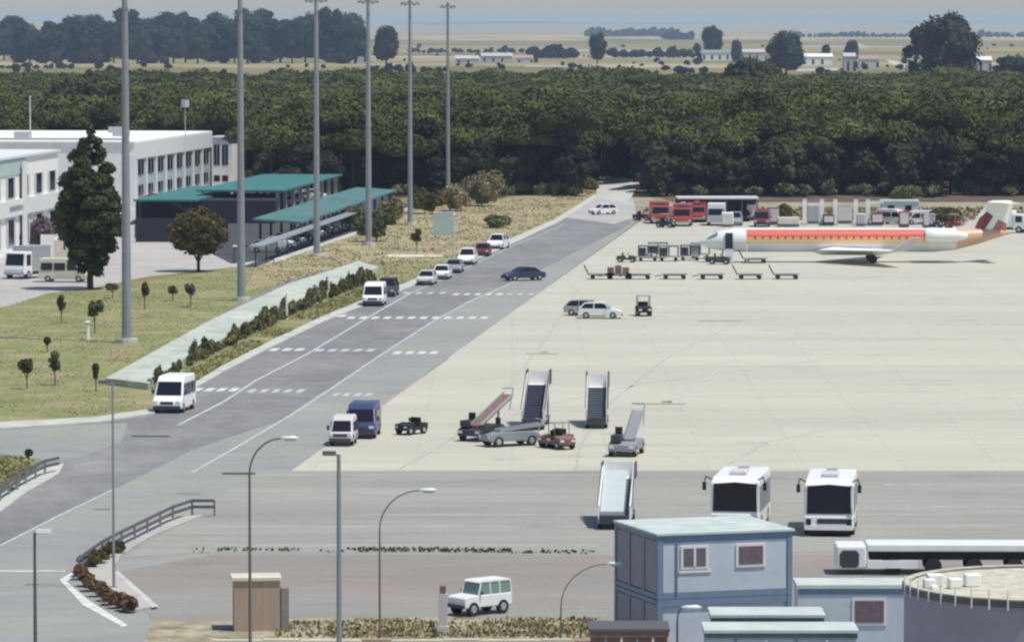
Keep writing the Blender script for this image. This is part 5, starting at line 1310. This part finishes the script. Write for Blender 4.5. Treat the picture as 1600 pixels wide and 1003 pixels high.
def fill(poly_px, n_, dens=None):
    poly = [P(*p) for p in poly_px]; xs = [p[0] for p in poly]; ys = [p[1] for p in poly]; out = []
    import mathutils
    while len(out) < n_:
        q = (rng.uniform(min(xs), max(xs)), rng.uniform(min(ys), max(ys)))
        if inside(q, poly):
            k = mathutils.noise.noise(Vector((q[0]*.18, q[1]*.10, 0)))
            if rng.random() < .5 + k*.9: out.append(q)
    return out
M['drygrass'] = mat('dry_blades', (.33,.29,.15), .9, var=.2, scale=.3, col2=(.40,.33,.2), spec=.1)
tufts('lawn_grass', 'short olive grass of the lawn left of the road', 'grass', M['grassblade'], fill([(-40,655),(150,650),(238,638),(170,600),(330,500),(560,405),(430,412),(225,442),(75,460),(-40,486)], 8000), .05, .08)
tufts('verge_grass', 'dry tan grass on the verge between path and pine wood', 'grass', M['drygrass'], fill([(400,420),(560,368),(700,321),(930,300),(866,342),(760,390),(620,448),(560,420),(430,445)], 6000), .12, .14)
tufts('verge_grass', 'olive grass strip between the hedge and the road kerb', 'grass', M['grassblade'], fill([(250,632),(350,572),(430,531),(510,494),(616,448),(590,440),(480,484),(400,524),(300,576),(236,608)], 5000), .09, .12)
wp = []
for x0, x1, n_, y0, y1 in ((340,470,60,857,861),(560,640,110,857,862),(645,700,60,857,862),(700,800,130,858,863),(500,560,14,858,863),(800,930,50,860,865),(300,340,10,858,864)):
    for _ in range(n_): wp.append(P(rng.uniform(x0, x1), rng.uniform(y0, y1)))
tufts('weeds', 'low green weeds growing in the joint across the taxiway strip', 'weeds', M['shrubleaf'], wp, .12, .08)
wp = fill([(430,972),(700,966),(935,966),(935,996),(430,996)], 2600)
sheet('dirt_verge', [(240,968),(300,972),(440,966),(700,962),(800,966),(935,963),(935,1060),(200,1060)], -.003, M['gravelsoil'])
tufts('weeds', 'dry brown weeds along the foot of the cream wall at the bottom edge', 'weeds', M['weedblade'], wp, .12, .06)
wp = [P(rng.uniform(1010, 1600), rng.uniform(326, 345)) for _ in range(2500)]
tufts('weeds', 'olive weeds on the soil strip behind the parked aircraft', 'weeds', M['weedblade'], wp, .3, .3)
wp = fill([(20,766),(62,728),(50,717),(0,713),(-20,720),(-20,776)], 1500)
tufts('island_grass', 'short grass on the small traffic island at the left edge', 'grass', M['grassblade'], wp, .1, .14, .06)

# ------------------------------------------------------------------ haze
hz = MB().box(-15000, 15000, -150, 26000, -1.5, 75)
hm = bpy.data.materials.new('haze'); hm.use_nodes = True; n = hm.node_tree.nodes; n.remove(n['Principled BSDF'])
pv = n.new('ShaderNodeVolumePrincipled'); pv.inputs['Density'].default_value = 0.00006; pv.inputs['Color'].default_value = (.52,.70,1,1); pv.inputs['Anisotropy'].default_value = 0.0
hm.node_tree.links.new(pv.outputs[0], n['Material Output'].inputs['Volume'])
tag(hz.build('haze', hm), kind='stuff', label='pale blue summer haze over the far plain', cat='haze')
